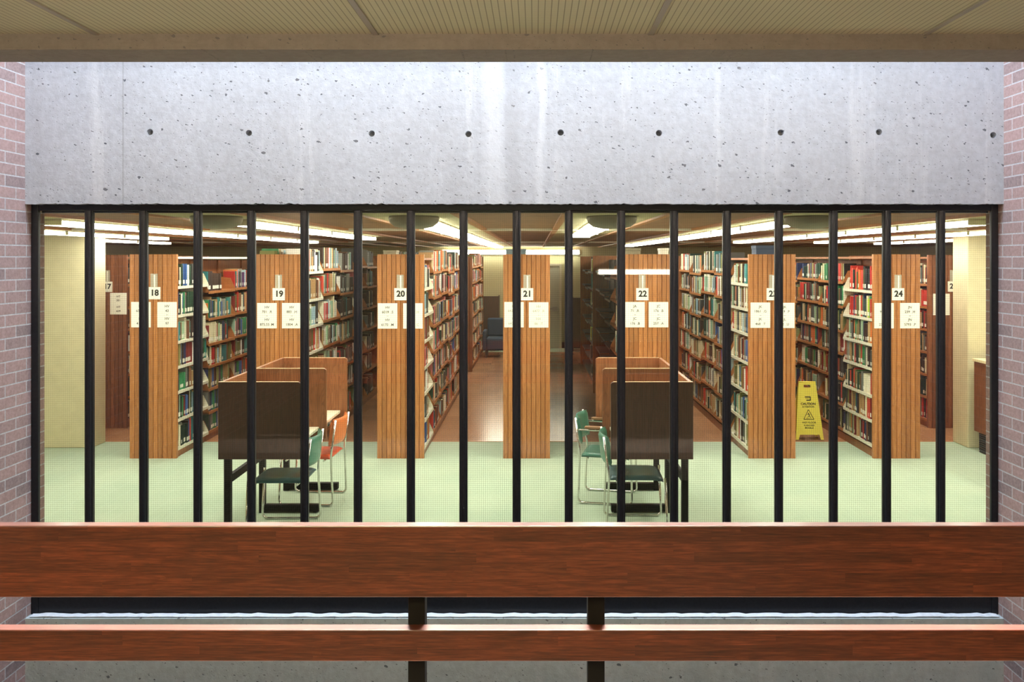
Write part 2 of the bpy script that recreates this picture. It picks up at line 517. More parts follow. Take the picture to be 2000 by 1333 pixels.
M['cabinet'] = oak('cabinet_brown_wood', srgb(140, 84, 50), srgb(104, 60, 34), srgb(160, 102, 64), board=0.6, board_axis=1)
M['cab_top'] = plain('cream_counter', srgb(240, 226, 182), 0.35)
M['vent_black'] = plain('black_vent', srgb(34, 34, 30), 0.5)
M['door'] = plain('pale_grey_door', srgb(206, 212, 196), 0.5)
M['steel'] = plain('brushed_steel', (0.5, 0.5, 0.48, 1), 0.3, 1.0)
M['base_dark'] = plain('dark_baseboard', srgb(48, 50, 44), 0.5)
M['caulk'] = plain('white_caulk', (0.86, 0.88, 0.92, 1), 0.6, 0, 0.3, 0.08, 40)
M['diffuser'] = plain('grey_ceiling_diffuser', srgb(150, 146, 126), 0.5)
M['navy'] = plain('navy_fabric', srgb(44, 62, 84), 0.8)
M['box_blue'] = plain('blue_grey_card', srgb(104, 124, 132), 0.6)
M['box_navy'] = plain('navy_card', srgb(52, 70, 96), 0.6)
M['box_grey'] = plain('grey_card', srgb(150, 142, 116), 0.6)
M['bookend'] = plain('brown_bookend_enamel', srgb(172, 104, 56), 0.4)
M['cover'] = book_cover('book_cloth', False)
M['cover_attr'] = book_cover('book_cloth_mixed', True)
M['pages'] = plain('book_pages', srgb(232, 222, 188), 0.8)
M['label'] = plain('white_spine_label', srgb(244, 242, 226), 0.6)
M['hall_floor'] = plain('hall_floor_tile', srgb(108, 98, 90), 0.5, 0, 0.3, 0.1, 5)
M['hall_wall'] = plain('hall_wall_paint', srgb(176, 166, 146), 0.7)

# ------------------------------------------------------------------ camera
cam = bpy.data.cameras.new('camera')
cam.sensor_width = 36.0
cam.lens = F / 2000.0 * 36.0
cam.shift_x = -(VX - 1000.0) / 2000.0
cam.shift_y = -(666.5 - VY) / 2000.0
cam.clip_end = 100
co_ = bpy.data.objects.new('camera', cam)
co_.location = (0, 0, EYE)
co_.rotation_euler = (PI / 2, 0, 0)
COL.objects.link(co_)
SC.camera = co_

def X(px, d): return (px - VX) * d / F
def Z(py, d): return EYE - (py - VY) * d / F

# ------------------------------------------------------------------ the setting
YC = 5.05                     # concrete face
XL, XR = -3.03, 2.785         # brick side walls
Z_HEAD, Z_SILL = 2.531, 0.066

# concrete wall above the window, with the form-tie holes
def concrete_plate(z0, z1, holes, ragged_bottom):
    cu = bpy.data.curves.new('plate', 'CURVE')
    cu.dimensions = '2D'; cu.fill_mode = 'BOTH'; cu.extrude = 0.03
    pts = [(XL, z1), (XL, z0)]
    n = 420
    rnd = random.Random(3)
    if ragged_bottom:
        w = 0.0
        for i in range(1, n):
            w = 0.4 * w + rnd.uniform(-0.0022, 0.0022)
            chip = -rnd.uniform(0.002, 0.006) if rnd.random() < 0.05 else 0
            pts.append((XL + (XR - XL) * i / n, z0 + w - chip))
    pts += [(XR, z0), (XR, z1)]
    sp = cu.splines.new('POLY'); sp.points.add(len(pts) - 1); sp.use_cyclic_u = True
    for p, (a, b) in zip(sp.points, pts): p.co = (a, b, 0, 1)
    for (hx, hz, r) in holes:
        sp = cu.splines.new('POLY'); sp.points.add(19); sp.use_cyclic_u = True
        for k, p in enumerate(sp.points):
            a = 2 * PI * k / 20
            p.co = (hx + r * math.cos(a), hz + r * math.sin(a), 0, 1)
    ob = bpy.data.objects.new('plate', cu)
    COL.objects.link(ob)
    dg = bpy.context.evaluated_depsgraph_get()
    me = bpy.data.meshes.new_from_object(ob.evaluated_get(dg))
    vs = [(v.co.x, YC + 0.03 - v.co.z, v.co.y) for v in me.vertices]
    fs = [tuple(p.vertices) for p in me.polygons]
    bpy.data.objects.remove(ob); bpy.data.curves.remove(cu); bpy.data.meshes.remove(me)
    return vs, fs

holes = [(X(px, YC), Z(py, YC), 0.0185) for px, py in ((293,258),(486,260),(726,261),(915,262),(1095,259),(1287,260),(1525,259),(1717,258),(1940,264))]
vs, fs = concrete_plate(Z_HEAD, 5.6, holes, True)
mb = MB().add(vs, fs, 0)
mb.box(XL, XR, YC + 0.06, 5.25, Z_HEAD + 0.03, 5.6, 0)
for hx, hz, r in holes:
    mb.lathe([(r * 0.98, 0.0), (r * 0.98, 0.004)], (0, 0, 0), 16, 1)
    n = 32
    for i in range(len(mb.v) - n, len(mb.v)):
        a, b, c = mb.v[i]
        mb.v[i] = (a + hx, YC + 0.05 - c, b + hz)
structure('wall_front', mb, [M['conc'], M['plug']])
structure('wall_below', MB().box(XL, XR, YC, 5.25, -2.5, Z_SILL), M['conc_low'])
# uneven caulk line along the sill
mb = MB(); rnd = random.Random(5); n = 150
def caulk(u, v):
    i = int(u * n + 0.5); r = random.Random(i * 7 + 1)
    h = 0.006 + r.uniform(-0.0015, 0.0025)
    x = XL + 0.02 + (XR - XL - 0.04) * u
    a = PI * v
    return (x, YC + 0.048 - 0.04 * math.cos(a - PI / 2) * (1 if v < 1 else 1), Z_SILL + 0.001 + h * (1 + math.sin(a - PI / 2)) * 0.9)
mb.grid(caulk, n, 6)
structure('trim_1', mb, M['caulk'])

structure('wall_left', MB().box(XL - 0.4, XL, -3.2, 5.25, -2.5, 5.6), M['brick'])
structure('wall_right', MB().box(XR, XR + 0.4, -3.2, 5.25, -2.5, 5.6), M['brick'])
structure('wall_west_front', MB().box(-9.0, XL - 0.4, 5.05, 5.25, 0, 2.8), M['cream_wall'])
structure('wall_east_front', MB().box(XR + 0.4, 9.0, 5.05, 5.25, 0, 2.8), M['cream_wall'])
structure('wall_west', MB().box(-9.2, -9.0, 5.05, 21.2, 0, 2.8), M['cream_wall'])
structure('wall_east', MB().box(9.0, 9.2, 5.05, 21.2, 0, 2.8), M['cream_wall'])
structure('wall_rear', MB().box(-9.2, 9.2, 21.0, 21.2, 0, 2.8), M['cream_wall'])
structure('baseboard_rear', MB().box(-9.0, 9.0, 20.985, 21.0, 0, 0.15), M['base_dark'])
Y_T = 10.25
structure('floor', MB().box(-9.0, 9.0, 5.25, Y_T, -0.2, 0.0), M['carpet'])
structure('floor_tiled', MB().box(-9.0, 9.0, Y_T, 20.1, -0.2, -0.001), M['tile'])
structure('floor_rear', MB().box(-9.0, 9.0, 20.1, 21.0, -0.2, 0.0), M['carpet'])
structure('trim_2', MB().box(-9.0, 9.0, Y_T - 0.012, Y_T + 0.012, -0.02, 0.003), M['ceil_trim'])

# hall on the camera's side of the light well
ZC, ZB = 3.199, 3.129
Z_HALL = EYE - 1.75
structure('ceiling', MB().box(XL, XR, -3.0, 3.75, ZC, ZC + 0.1), M['ceil_hall'])
for i, px in enumerate((189, 734, 1271, 1807)):
    xx = X(px, 3.75)
    structure('trim_%d' % (3 + i), MB().box(xx - 0.0125, xx + 0.0125, -3.0, 3.749, ZC - 0.008, ZC), M['tbar'], 0.002)
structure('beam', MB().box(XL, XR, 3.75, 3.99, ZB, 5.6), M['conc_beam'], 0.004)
structure('wall_back', MB().box(XL - 0.4, XR + 0.4, -3.2, -3.0, -2.5, 3.4), M['hall_wall'])
structure('floor_hall', MB().box(XL, XR, -3.0, 2.62, Z_HALL - 0.25, Z_HALL), M['hall_floor'])
structure('floor_below', MB().box(XL, XR, -3.0, 5.05, -2.7, -2.5), M['hall_floor'])
# roof over the light well: skylight frame
mb = MB()
for i in range(7):
    a = XL + (XR - XL) * i / 6
    mb.box(max(XL, a - 0.03), min(XR, a + 0.03), 3.99, YC, 5.52, 5.6)
sk = structure('window_2', mb, M['black_steel'])

# library ceiling
Z_LC = 2.505
structure('ceiling_library', MB().box(-9.2, 9.2, 5.251, 21.2, Z_LC, Z_LC + 0.12), M['ceil_lib'])
AISLES = [-6.3, -4.93, -3.565, -2.2, -0.836, 0.53, 1.9, 3.27, 4.62, 5.99]
nt = 7
for i, ax in enumerate(AISLES):
    nt += 1
    structure('ceiling_strip_%d' % (i + 1), MB().box(ax - 0.31, ax + 0.31, 5.26, 20.95, Z_LC - 0.006, Z_LC), M['ceil_tile'])
    for s in (-1, 1):
        structure('trim_%d' % nt, MB().box(ax + s * 0.335 - 0.025, ax + s * 0.335 + 0.025, 5.26, 20.95, Z_LC - 0.02, Z_LC), M['ceil_trim'])
        nt += 1
for yy in (8.4, 14.6):
    structure('trim_%d' % nt, MB().box(-9, 9, yy - 0.02, yy + 0.02, Z_LC - 0.022, Z_LC), M['housing']); nt += 1

# window: frame, bars and wired panes
win = empty('window_1', (0, 5.12, Z_SILL)); win['kind'] = 'structure'
def W(mbx): # world -> local
    for i, p in enumerate(mbx.v): mbx.v[i] = (p[0], p[1] - 5.12, p[2] - Z_SILL)
    return mbx
mb = MB()
zt = Z_HEAD + 0.012
fy0, fy1 = 5.106, 5.17
mb.box(XL + 0.002, XL + 0.045, fy0, 5.13, Z_SILL, zt)
mb.box(XR - 0.043, XR - 0.002, fy0, 5.13, Z_SILL, zt)
mb.box(XL + 0.045, XR - 0.043, fy0, fy1, zt - 0.048, zt)
mb.box(XL + 0.045, XR - 0.043, fy0, fy1, Z_SILL + 0.002, Z_SILL + 0.22)
mb.box(XL + 0.045, XR - 0.043, fy0 + 0.035, fy1, zt - 0.06, zt - 0.048)
W(mb).build('window_frame', M['black_steel'], win, bevel=0.004)
MULL = [173, 279, 385, 490, 594, 698.5, 802, 905, 1009, 1111, 1213.5, 1317, 1420, 1522, 1629, 1733, 1839]
MX = [X(p, 5.128) for p in MULL]
for mx in MX:
    # bar with a narrower rounded nose towards the hall and stops that hold the glass
    pr = [(mx - 0.0245, 5.152), (mx - 0.0245, 5.131), (mx - 0.0175, 5.129), (mx - 0.0175, 5.116), (mx - 0.010, 5.109), (mx, 5.107),
          (mx + 0.010, 5.109), (mx + 0.0175, 5.116), (mx + 0.0175, 5.129), (mx + 0.0245, 5.131), (mx + 0.0245, 5.152)]
    W(MB().prism(pr, 'z', Z_SILL + 0.22, zt - 0.048)).build('mullion', M['black_steel'], win)
edges = [XL + 0.003] + MX + [XR - 0.003]
for a, b in zip(edges[:-1], edges[1:]):
    mb = MB()
    x0, x1 = a + 0.0, b - 0.0
    x0 = a if a == edges[0] else a + 0.024
    x1 = b if b == edges[-1] else b - 0.024
    mb.box(x0, x1, 5.136, 5.142, Z_SILL + 0.22, zt - 0.048)
    mb.m[-4] = 1       # the pane's hall side carries the wire grid
    W(mb).build('glass_pane', [M['glass'], M['glass_wire']], win)

# pillars in the library
structure('pillar', MB().box(-6.6, -5.16, 9.9, 10.22, 0, Z_LC), M['cream'], 0.012)
structure('pillar.001', MB().box(5.04, 6.6, 9.9, 10.26, 0, Z_LC), M['cream'], 0.012)

# far door
d1 = empty('door_1', (0.13, 20.98, 0)); d1['kind'] = 'structure'
MB().box(-0.47, 0.47, -0.03, 0.02, 0.005, 2.03).build('door_leaf', M['door'], d1, bevel=0.004)
MB().box(-0.53, -0.47, -0.04, 0.02, 0, 2.09).box(0.47, 0.53, -0.04, 0.02, 0, 2.09).box(-0.47, 0.47, -0.04, 0.02, 2.03, 2.09).build('door_frame', M['housing'], d1)
MB().box(-0.42, 0.42, -0.075, -0.045, 0.96, 1.0).box(0.3, 0.42, -0.09, -0.03, 0.92, 1.03).build('push_bar', M['steel'], d1, bevel=0.005)

# ------------------------------------------------------------------ railing in front
rail = empty('railing', (0, 2.45, Z_HALL))
tag(rail, 'red-brown varnished timber railing with wide top board and dark steel posts', 'railing')
RZ = lambda z: z - Z_HALL
d = 2.42
MB().box(XL + 0.003, XR - 0.003, d - 2.45, d + 0.038 - 2.45, RZ(Z(1168, d)), RZ(Z(1028, d))).build('top_rail', M['rail'], rail, bevel=0.003)
MB().box(XL + 0.003, XR - 0.003, d - 2.45, d + 0.04 - 2.45, RZ(Z(1293, d)), RZ(Z(1231.5, d))).build('lower_rail', M['rail'], rail, bevel=0.003)
for px in (813.5, 1164.5):
    xx = X(px, 2.462)
    pm = MB().box(xx - 0.0245, xx + 0.0245, 0.0105, 0.0605, 0, RZ(Z(1060, 2.46)))
    pm.build('post', M['bronze'], rail, bevel=0.003)
for xx in (-2.1, 2.1):
    MB().box(xx - 0.0245, xx + 0.0245, 0.0105, 0.0605, 0, RZ(Z(1060, 2.46))).build('post', M['bronze'], rail, bevel=0.003)

# ------------------------------------------------------------------ bookcases
D0 = 9.38
SEC = 0.903
NUM = {17: 'seventeen', 18: 'eighteen', 19: 'nineteen', 20: 'twenty', 21: 'twenty-one', 22: 'twenty-two', 23: 'twenty-three', 24: 'twenty-four', 25: 'twenty-five'}
ORD = ['first', 'second', 'third', 'fourth', 'fifth', 'sixth', 'seventh', 'eighth', 'ninth', 'tenth', 'eleventh', 'twelfth', 'thirteenth', 'fourteenth', 'fifteenth',
       'sixteenth', 'seventeenth', 'eighteenth', 'nineteenth', 'twentieth', 'twenty-first', 'twenty-second', 'twenty-third', 'twenty-fourth', 'twenty-fifth',
       'twenty-sixth', 'twenty-seventh', 'twenty-eighth', 'twenty-ninth', 'thirtieth', 'thirty-first', 'thirty-second', 'thirty-third', 'thirty-fourth', 'thirty-fifth',
       'thirty-sixth', 'thirty-seventh', 'thirty-eighth', 'thirty-ninth', 'fortieth', 'forty-first', 'forty-second', 'forty-third', 'forty-fourth']
HPAN = 2.256
# row number: (x centre, front y)
XC = {17: -5.58, 18: X(299, D0), 19: X(545.5, D0), 20: X(782.5, D0), 21: X(1028.5, D0), 22: X(1265, D0), 23: X(1508, D0), 24: X(1751.5, D0), 25: 5.38}
YF = {n: D0 for n in XC}; YF[17] = YF[25] = 11.07
STD = [0.107, 0.402, 0.697, 0.99, 1.287, 1.58, 1.876]
LEV = {18: ([0.10, 0.42, 0.73, 1.01, 1.29, 1.58, 1.90], [0.10, 0.34, 0.62, 0.90, 1.17, 1.48, 1.81]),
       19: ([0.107, 0.53, 0.83, 1.135, 1.435, 1.74, 2.06], [0.107, 0.50, 0.80, 1.138, 1.454, 1.78, 2.087]),
       20: (STD, [0.107, 0.45, 0.76, 1.07, 1.39, 1.735, 2.05]),
       21: (STD, STD), 17: (STD, STD), 25: (STD, STD),
       22: ([0.107, 0.42, 0.74, 1.05, 1.37, 1.69, 1.98], [0.107, 0.42, 0.74, 1.05, 1.37, 1.69, 1.98]),
       23: ([0.09, 0.39, 0.72, 1.05, 1.37, 1.648, 1.926], [0.15, 0.47, 0.80, 1.107, 1.415, 1.73, 2.025]),
       24: ([0.14, 0.41, 0.686, 0.99, 1.26, 1.54, 1.85], [0.14, 0.44, 0.75, 1.057, 1.33, 1.63, 1.93])}
FACES = {17: (1,), 18: (1,), 19: (1,), 20: (1,), 21: (-1, 1), 22: (-1,), 23: (-1,), 24: (-1,), 25: (-1,)}
CANOPY = {17, 18, 21, 24, 25}
FRONT_TOP = {20, 22, 23}
WHITE_FIRST = {18, 19, 20, 23, 24}

def end_panel_mesh(mb, w, h, y0, th, groove=True):
    n = 10
    bw = w / n
    if not groove:
        mb.box(-w / 2, w / 2, y0, y0 + th, 0, h); return mb
    for i in range(n):
        a, b = -w / 2 + i * bw, -w / 2 + (i + 1) * bw
        c = 0.0042
        ga = 0.0 if i == 0 else c
        gb = 0.0 if i == n - 1 else c
        pr = [(a, y0 + th), (a, y0 + (0.011 if i else 0)), (a + ga, y0), (b - gb, y0), (b, y0 + (0.011 if i < n - 1 else 0)), (b, y0 + th)]
        pr = [p for k, p in enumerate(pr) if k == 0 or p != pr[k - 1]]
        mb.prism(pr, 'z', 0.0, h)
    return mb

_panel = {}
def shelf_mesh(mat_key, s):
    """one cantilever shelf with its two end brackets, for the face on side s (+1/-1)"""
    k = (mat_key, s)
    if k in _panel: return _panel[k]
    mb = MB()
    def bx(a, b, *r):
        a, b = (a, b) if s > 0 else (-b, -a)
        mb.box(a, b, *r)
    L = SEC - 0.012
    bx(0.018, 0.250, 0, L, -0.018, 0.0)
    bx(0.246, 0.252, 0, L, -0.03, 0.0)
    for y in ((0.0, L - 0.003) if mat_key != 'black_shelf' else ()):
        pl = [(0.018, -0.018), (0.246, -0.018), (0.246, 0.012), (0.19, 0.13), (0.018, 0.155)]
        pl = [(s * p[0], p[1]) for p in pl]
        if s < 0: pl.reverse()
        mb.prism(pl, 'y', y, y + 0.003)
    _panel[k] = mb.mesh('shelf', M[mat_key])
    return _panel[k]

CASES = {}
def bookcase(n, y0, nsec, second=False):
    root = empty('bookcase', (XC[n], y0, 0))
    if second:
        lab = 'brown wooden bookcase further back along the row of bookcase %s' % NUM[n]
    elif n == 17: lab = 'set-back oak bookcase numbered seventeen, half hidden behind the cream pillar'
    elif n == 25: lab = 'set-back brown bookcase past twenty-four, half hidden behind the cream pillar'
    else: lab = 'double-sided library bookcase with grooved oak end panel numbered %s' % NUM[n]
    tag(root, lab, 'bookcase', 'library bookcases in parallel rows')
    L = nsec * SEC + 0.09
    wood = 'oak_brown' if (second or n in (17, 25)) else 'oak'
    end_panel_mesh(MB(), 0.516, HPAN, 0, 0.042).build('end_panel', M[wood], root)
    MB().box(-0.25 - (0.045 if n == 22 else 0), 0.25, L - 0.03, L, 0, HPAN).build('rear_panel', M['case_wood'], root)
    MB().box(-0.012, 0.012, 0.042, L - 0.03, 0.085, 2.19).build('divider', M['dark_core'] if (n not in CANOPY) else M['case_wood'], root)
    MB().box(-0.235, 0.235, 0.042, L - 0.03, 0, 0.085).build('plinth', M['case_wood'], root)
    if n in CANOPY:
        MB().box(-0.255, 0.255, 0.042, L - 0.03, 2.205, 2.23).build('canopy', M['white_enamel'] if n == 18 else M['case_wood'], root)
    elif n in FRONT_TOP and not second:
        MB().box(-0.255, 0.255, 0.042, 0.05 + SEC - 0.012, 2.192, 2.215).build('canopy', M['case_wood'], root)
    for k in range(nsec + 1):
        yy = 0.045 + k * SEC
        if k == nsec: yy = L - 0.06
        for s in (-1, 1):
            MB().box(min(s * 0.012, s * 0.03), max(s * 0.012, s * 0.03), yy - 0.003 + (0.0 if k else 0.003), yy + 0.022, 0.085, 2.19).build('upright', M['case_wood'] if n != 22 else M['black_shelf'], root)
    for s in FACES[n]:
        for k in range(nsec):
            lv = LEV[n][0 if (k == 0 and not second) else 1]
            r = random.Random(n * 100 + k)
            jit = 0.0 if k < 2 else r.uniform(-0.035, 0.035)
            for i, z in enumerate(lv):
                mk = 'white_enamel' if (k == 0 and not second and n in WHITE_FIRST) else ('black_shelf' if n == 22 and (k > 1 or second) else 'brown_enamel')
                zz = max(0.105, z + (jit if i else 0))
                o = bpy.data.objects.new('shelf', shelf_mesh(mk, s))
                COL.objects.link(o); o.parent = root; o.location = (0, 0.05 + k * SEC, zz)
                SHELVES.append((n, s, second, k, i, len(lv), XC[n], y0 + 0.05 + k * SEC, zz, L, lv))
    CASES[(n, second)] = (root, L)
    return root
SHELVES = []
for n in range(17, 26):
    bookcase(n, YF[n], 5 if n not in (17, 25) else 3)
for n, y0, ns in ((19, 15.6, 5), (20, 16.6, 4), (21, 16.2, 4), (22, 14.08, 4), (23, 15.6, 5)):
    bookcase(n, y0, ns, True)
# nineteen also shows the books of its far side above the end panel
EXTRA_TOP = [(19, -1, 0, 2.06), (19, -1, 1, 2.06)]
for n, s, k, z in EXTRA_TOP:
    root, L = CASES[(n, False)]
    o = bpy.data.objects.new('shelf', shelf_mesh('brown_enamel', s))
    COL.objects.link(o); o.parent = root; o.location = (0, 0.05 + k * SEC, z)
    SHELVES.append((n, s, False, k, 6, 7, XC[n], YF[n] + 0.05 + k * SEC, z, L, [z]))

# ------------------------------------------------------------------ books
COLORS = {
 'dark green': [(38, 62, 48), (46, 74, 58), (30, 52, 44)], 'green': [(48, 128, 78), (62, 140, 92)], 'olive green': [(122, 122, 66), (104, 108, 62), (146, 146, 92)],
 'teal': [(40, 116, 120), (60, 136, 132)], 'pale green': [(168, 196, 160), (150, 184, 158)], 'navy blue': [(36, 46, 82), (40, 54, 96)], 'blue': [(70, 104, 164), (58, 92, 150)],
 'pale blue': [(146, 176, 190), (164, 190, 200)], 'red': [(198, 58, 46), (206, 74, 58), (184, 48, 44)], 'dark red': [(132, 42, 38), (120, 44, 44)], 'orange': [(222, 122, 58), (214, 106, 52)],
 'brown': [(126, 82, 56), (112, 72, 50), (142, 98, 66)], 'dark brown': [(66, 48, 40), (58, 44, 40)], 'tan': [(190, 158, 112), (178, 142, 98)], 'cream': [(232, 222, 186), (222, 210, 170), (238, 232, 206)],
 'white': [(242, 240, 228), (236, 236, 228)], 'grey': [(132, 132, 122), (112, 116, 110), (150, 150, 140)], 'dark grey': [(66, 68, 66), (78, 78, 74)], 'black': [(30, 30, 30), (36, 34, 36)],
 'pink': [(214, 134, 128), (206, 120, 118)], 'purple': [(96, 62, 104)], 'yellow': [(224, 196, 92), (214, 190, 104)], 'lime green': [(184, 206, 62)]}
PAL = {
 18: 'dark green*5 green*2 olive green*3 teal*2 navy blue*3 blue*3 red*4 dark red*2 orange*2 brown*3 dark brown*4 tan*3 cream*5 white*3 grey*3 dark grey*2 pale green*2 purple*1 pale blue*2',
 19: 'cream*8 white*6 olive green*3 pale green*3 red*2 dark brown*5 brown*4 dark grey*4 grey*3 black*2 green*1 teal*1 tan*3 pale blue*2 pink*2',
 20: 'cream*6 white*3 pink*4 red*4 dark red*2 brown*4 dark green*4 grey*4 dark grey*4 tan*3 blue*2 pale blue*2 teal*1 orange*2 black*2 olive green*2',
 21: 'cream*3 brown*3 dark green*2 grey*2 red*1',
 22: 'dark green*4 dark grey*4 brown*2 teal*2 lime green*1 cream*2',
 23: 'cream*7 olive green*5 tan*4 brown*5 dark brown*4 dark green*4 white*3 red*3 orange*2 grey*4 pale blue*3 blue*1 dark grey*4 teal*2 pale green*2',
 24: 'dark green*6 brown*5 dark brown*5 grey*4 olive green*4 dark red*3 red*4 tan*3 black*3 cream*3 green*2 pale green*3 navy blue*2 orange*2 dark grey*3',
 17: 'cream*2 brown*2 dark grey*2 white*2', 25: 'brown*4 dark brown*4 cream*3 grey*3 red*2 dark green*2 tan*2'}
def pal(n):
    out = []
    for w in PAL[n].replace(' green*', '_green*').replace('olive_green', 'olive green').replace('_green', ' green').split('*'):
        out.append(w)
    res, name = [], None
    import re
    for m in re.finditer(r'([a-z ]+?)\*(\d+)', PAL[n]):
        res += [m.group(1).strip()] * int(m.group(2))
    return res
PALS = {n: pal(n) for n in PAL}

def visible_area(n, s, x, y0, y1, z0, z1):
    """about how many pixels of a spine the photograph shows, 0 if hidden"""
    def P(xx, yy, zz): return VX + F * xx / yy, VY - F * (zz - EYE) / yy
    xs = sorted((P(x, y0, z0)[0], P(x, y1, z0)[0]))
    yc = P(x, (y0 + y1) / 2, (z0 + z1) / 2)[1]
    yt, yb = P(x, y0, z1)[1], P(x, y0, z0)[1]
    lim = {17: (247, 252), 18: (346, 499), 19: (591, 736), 20: (828, 955), 22: (1137, 1220), 23: (1310, 1461), 24: (1555, 1704), 25: (1799, 1815)}
    if (n, s) not in {(17, 1), (18, 1), (19, 1), (20, 1), (22, -1), (23, -1), (24, -1), (25, -1)}: return 0
    a, b = max(xs[0], lim[n][0]), min(xs[1], lim[n][1])
    if b <= a: return 0
    w = b - a
    for m in MULL:
        w -= max(0, min(b, m + 9) - max(a, m - 9))
    if w <= 0.6: return 0
    xm = (a + b) / 2
    top, bot = yt, yb
    if 426 < xm < 604: bot = min(bot, 748 if xm < 520 else 700)
    elif 604 <= xm < 677: bot = min(bot, 720 if xm < 634 else 697)
    if 1173 < xm < 1352: bot = min(bot, 696 if xm < 1300 else 746)
    if 1553 < xm < 1602: bot = min(bot, 745)
    return w * max(0, bot - top)

BOOKS = []
ENDS = []
for (n, s, second, k, i, nl, xc, ys, z, L, lv) in SHELVES:
    r = random.Random(n * 10007 + k * 331 + i * 17 + (5 if s < 0 else 0) + (900 if second else 0))
    full = SEC - 0.03
    head = (lv[i + 1] - lv[i] - (0.036 if i == 0 and k > 1 else 0)) if (i + 1 < len(lv)) else (2.19 - z if (n in CANOPY or (n in FRONT_TOP and k == 0)) else 0.30)
    head = max(0.16, head - 0.042)
    hmax = min(0.275, head)
    fill = r.uniform(0.8, 0.99)
    if n == 18 and k == 0 and i == 6: fill = 0.55
    if n == 18 and k >= 1 and i == 6: fill = r.uniform(0.5, 0.8)
    if n == 20 and k == 0: fill = r.uniform(0.5, 0.75)
    if n == 22: fill = r.uniform(0.5, 0.8) if (k == 0 and i > 1) else (r.uniform(0.2, 0.45) if k == 1 else 0.0)
    if n == 22 and k > 1: continue
    if n == 19 and k >= 3: fill *= 0.7
    p = ys + 0.012
    end = p + full * fill
    names = PALS[n]
    run = None
    idx = 0
    h0 = r.uniform(0.205, 0.25)
    from_y = p
    while True:
        th = max(0.011, min(0.062, r.lognormvariate(math.log(0.026), 0.42)))
        if p + th > end: break
        if run and run[1] > 0 :
            cn, h, dp, rgb = run[0]; run[1] -= 1
            th = run[2]
            if p + th > end: break
        else:
            cn = r.choice(names)
            if n == 19 and k >= 2 and r.random() < 0.7: cn = r.choice(['dark brown', 'dark grey', 'black', 'dark green', 'dark brown', 'grey'])  # darker picks deep in the row put the unlit aisle's shade into book colours
            if n == 24 and k == 0 and i == 6: cn = r.choice(['red'] * 5 + ['dark green', 'cream', 'olive green', 'black', 'orange'])
            if n == 24 and k == 0 and i == 5: cn = r.choice(['dark green', 'green', 'red', 'navy blue', 'cream', 'lime green', 'pale green', 'olive green'])
            if n == 18 and k == 1 and i == 6: cn = ['teal', 'dark brown', 'dark brown', 'dark brown', 'dark brown', 'dark brown', 'cream', 'olive green', 'cream', 'navy blue', 'blue', 'blue', 'blue'][min(idx, 12)] if idx < 13 else cn
            rgb = r.choice(COLORS[cn])
            h = min(hmax, max(0.15, r.gauss(h0, 0.02)))
            if n in (19, 20, 22, 23) and i == 6 and n != 22: h = min(hmax, h + 0.02)
            dp = min(0.185, max(0.13, h * r.uniform(0.64, 0.76)))
            run = [(cn, h, dp, rgb), r.randint(1, 4), th] if r.random() < 0.14 else None
        lean = 0.0
        set_back = r.uniform(0.004, 0.026)
        BOOKS.append(dict(n=n, s=s, sec=k, sh=nl - 1 - i, idx=idx, second=second, x=xc + s * (0.248 - set_back), y=p, th=th, h=h, d=dp, z=z + 0.0008, cn=cn, rgb=rgb,
                          lab=r.random() < 0.62, top=(s != FACES[n][-1] and n == 19)))
        p += th + r.uniform(0.0004, 0.0014)
        idx += 1
    if fill < 0.86 and k < 2 and not second and n in (18, 19, 20, 23, 24) and s == FACES[n][-1] and ys + SEC - p > 0.04:
        ENDS.append((n, s, k, nl - 1 - i, xc, p, z))
for b in BOOKS:
    xs = b['x']
    b['vis'] = visible_area(b['n'], b['s'], xs, b['y'], b['y'] + b['th'], b['z'], b['z'] + b['h'])
    if b['top'] and b['sec'] == 0: b['vis'] = 0
order = sorted(range(len(BOOKS)), key=lambda q: -BOOKS[q]['vis'])
single = set(q for q in order[:300] if BOOKS[q]['vis'] > 0)

def book_mesh(b):
    th, h, d = b['th'], b['h'], b['d']
    mb = MB()
    t = min(0.003, th * 0.18)
    hw = th / 2
    # rounded spine + boards: outline of the case, seen from above
    k = 5
    arc = []
    bulge = min(0.006, th * 0.22)
    for q in range(k + 1):
        a = -1 + 2 * q / k
        arc.append((-bulge * a * a, hw * a))
    outer = [(-d, -hw)] + arc + [(-d, hw)]
    inner = [(-d, hw - t)] + [(-bulge - t, hw - t), (-bulge - t, -hw + t)] + [(-d, -hw + t)]
    mb.prism(outer + inner, 'z', 0, h, 0, False)
    mb.box(-d + 0.004, -bulge - t + 0.0005, -hw + t, hw - t, 0.003, h - 0.004, 1)
    if b['lab']:
        lw = hw * 0.82
        xx = -bulge * 0.55 + 0.0035
        mb.box(xx - 0.006, xx, -lw, lw, 0.022, 0.022 + min(0.045, h * 0.2), 2)
    return mb

sec_name = lambda b: 'front section' if b['sec'] == 0 else ORD[b['sec']] + ' section'
for q in sorted(single):
    b = BOOKS[q]
    o = book_mesh(b).build('book', [M['cover'], M['pages'], M['label']], None, (b['x'], b['y'] + b['th'] / 2, b['z']), 0 if b['s'] > 0 else PI)
    o.color = srgb(*b['rgb'])
    tag(o, '%s book, %s along the %s shelf down, %s of bookcase %s' % (b['cn'], ORD[b['idx']], ORD[b['sh']], sec_name(b), NUM[b['n']]), 'book', 'library books standing on the shelves')
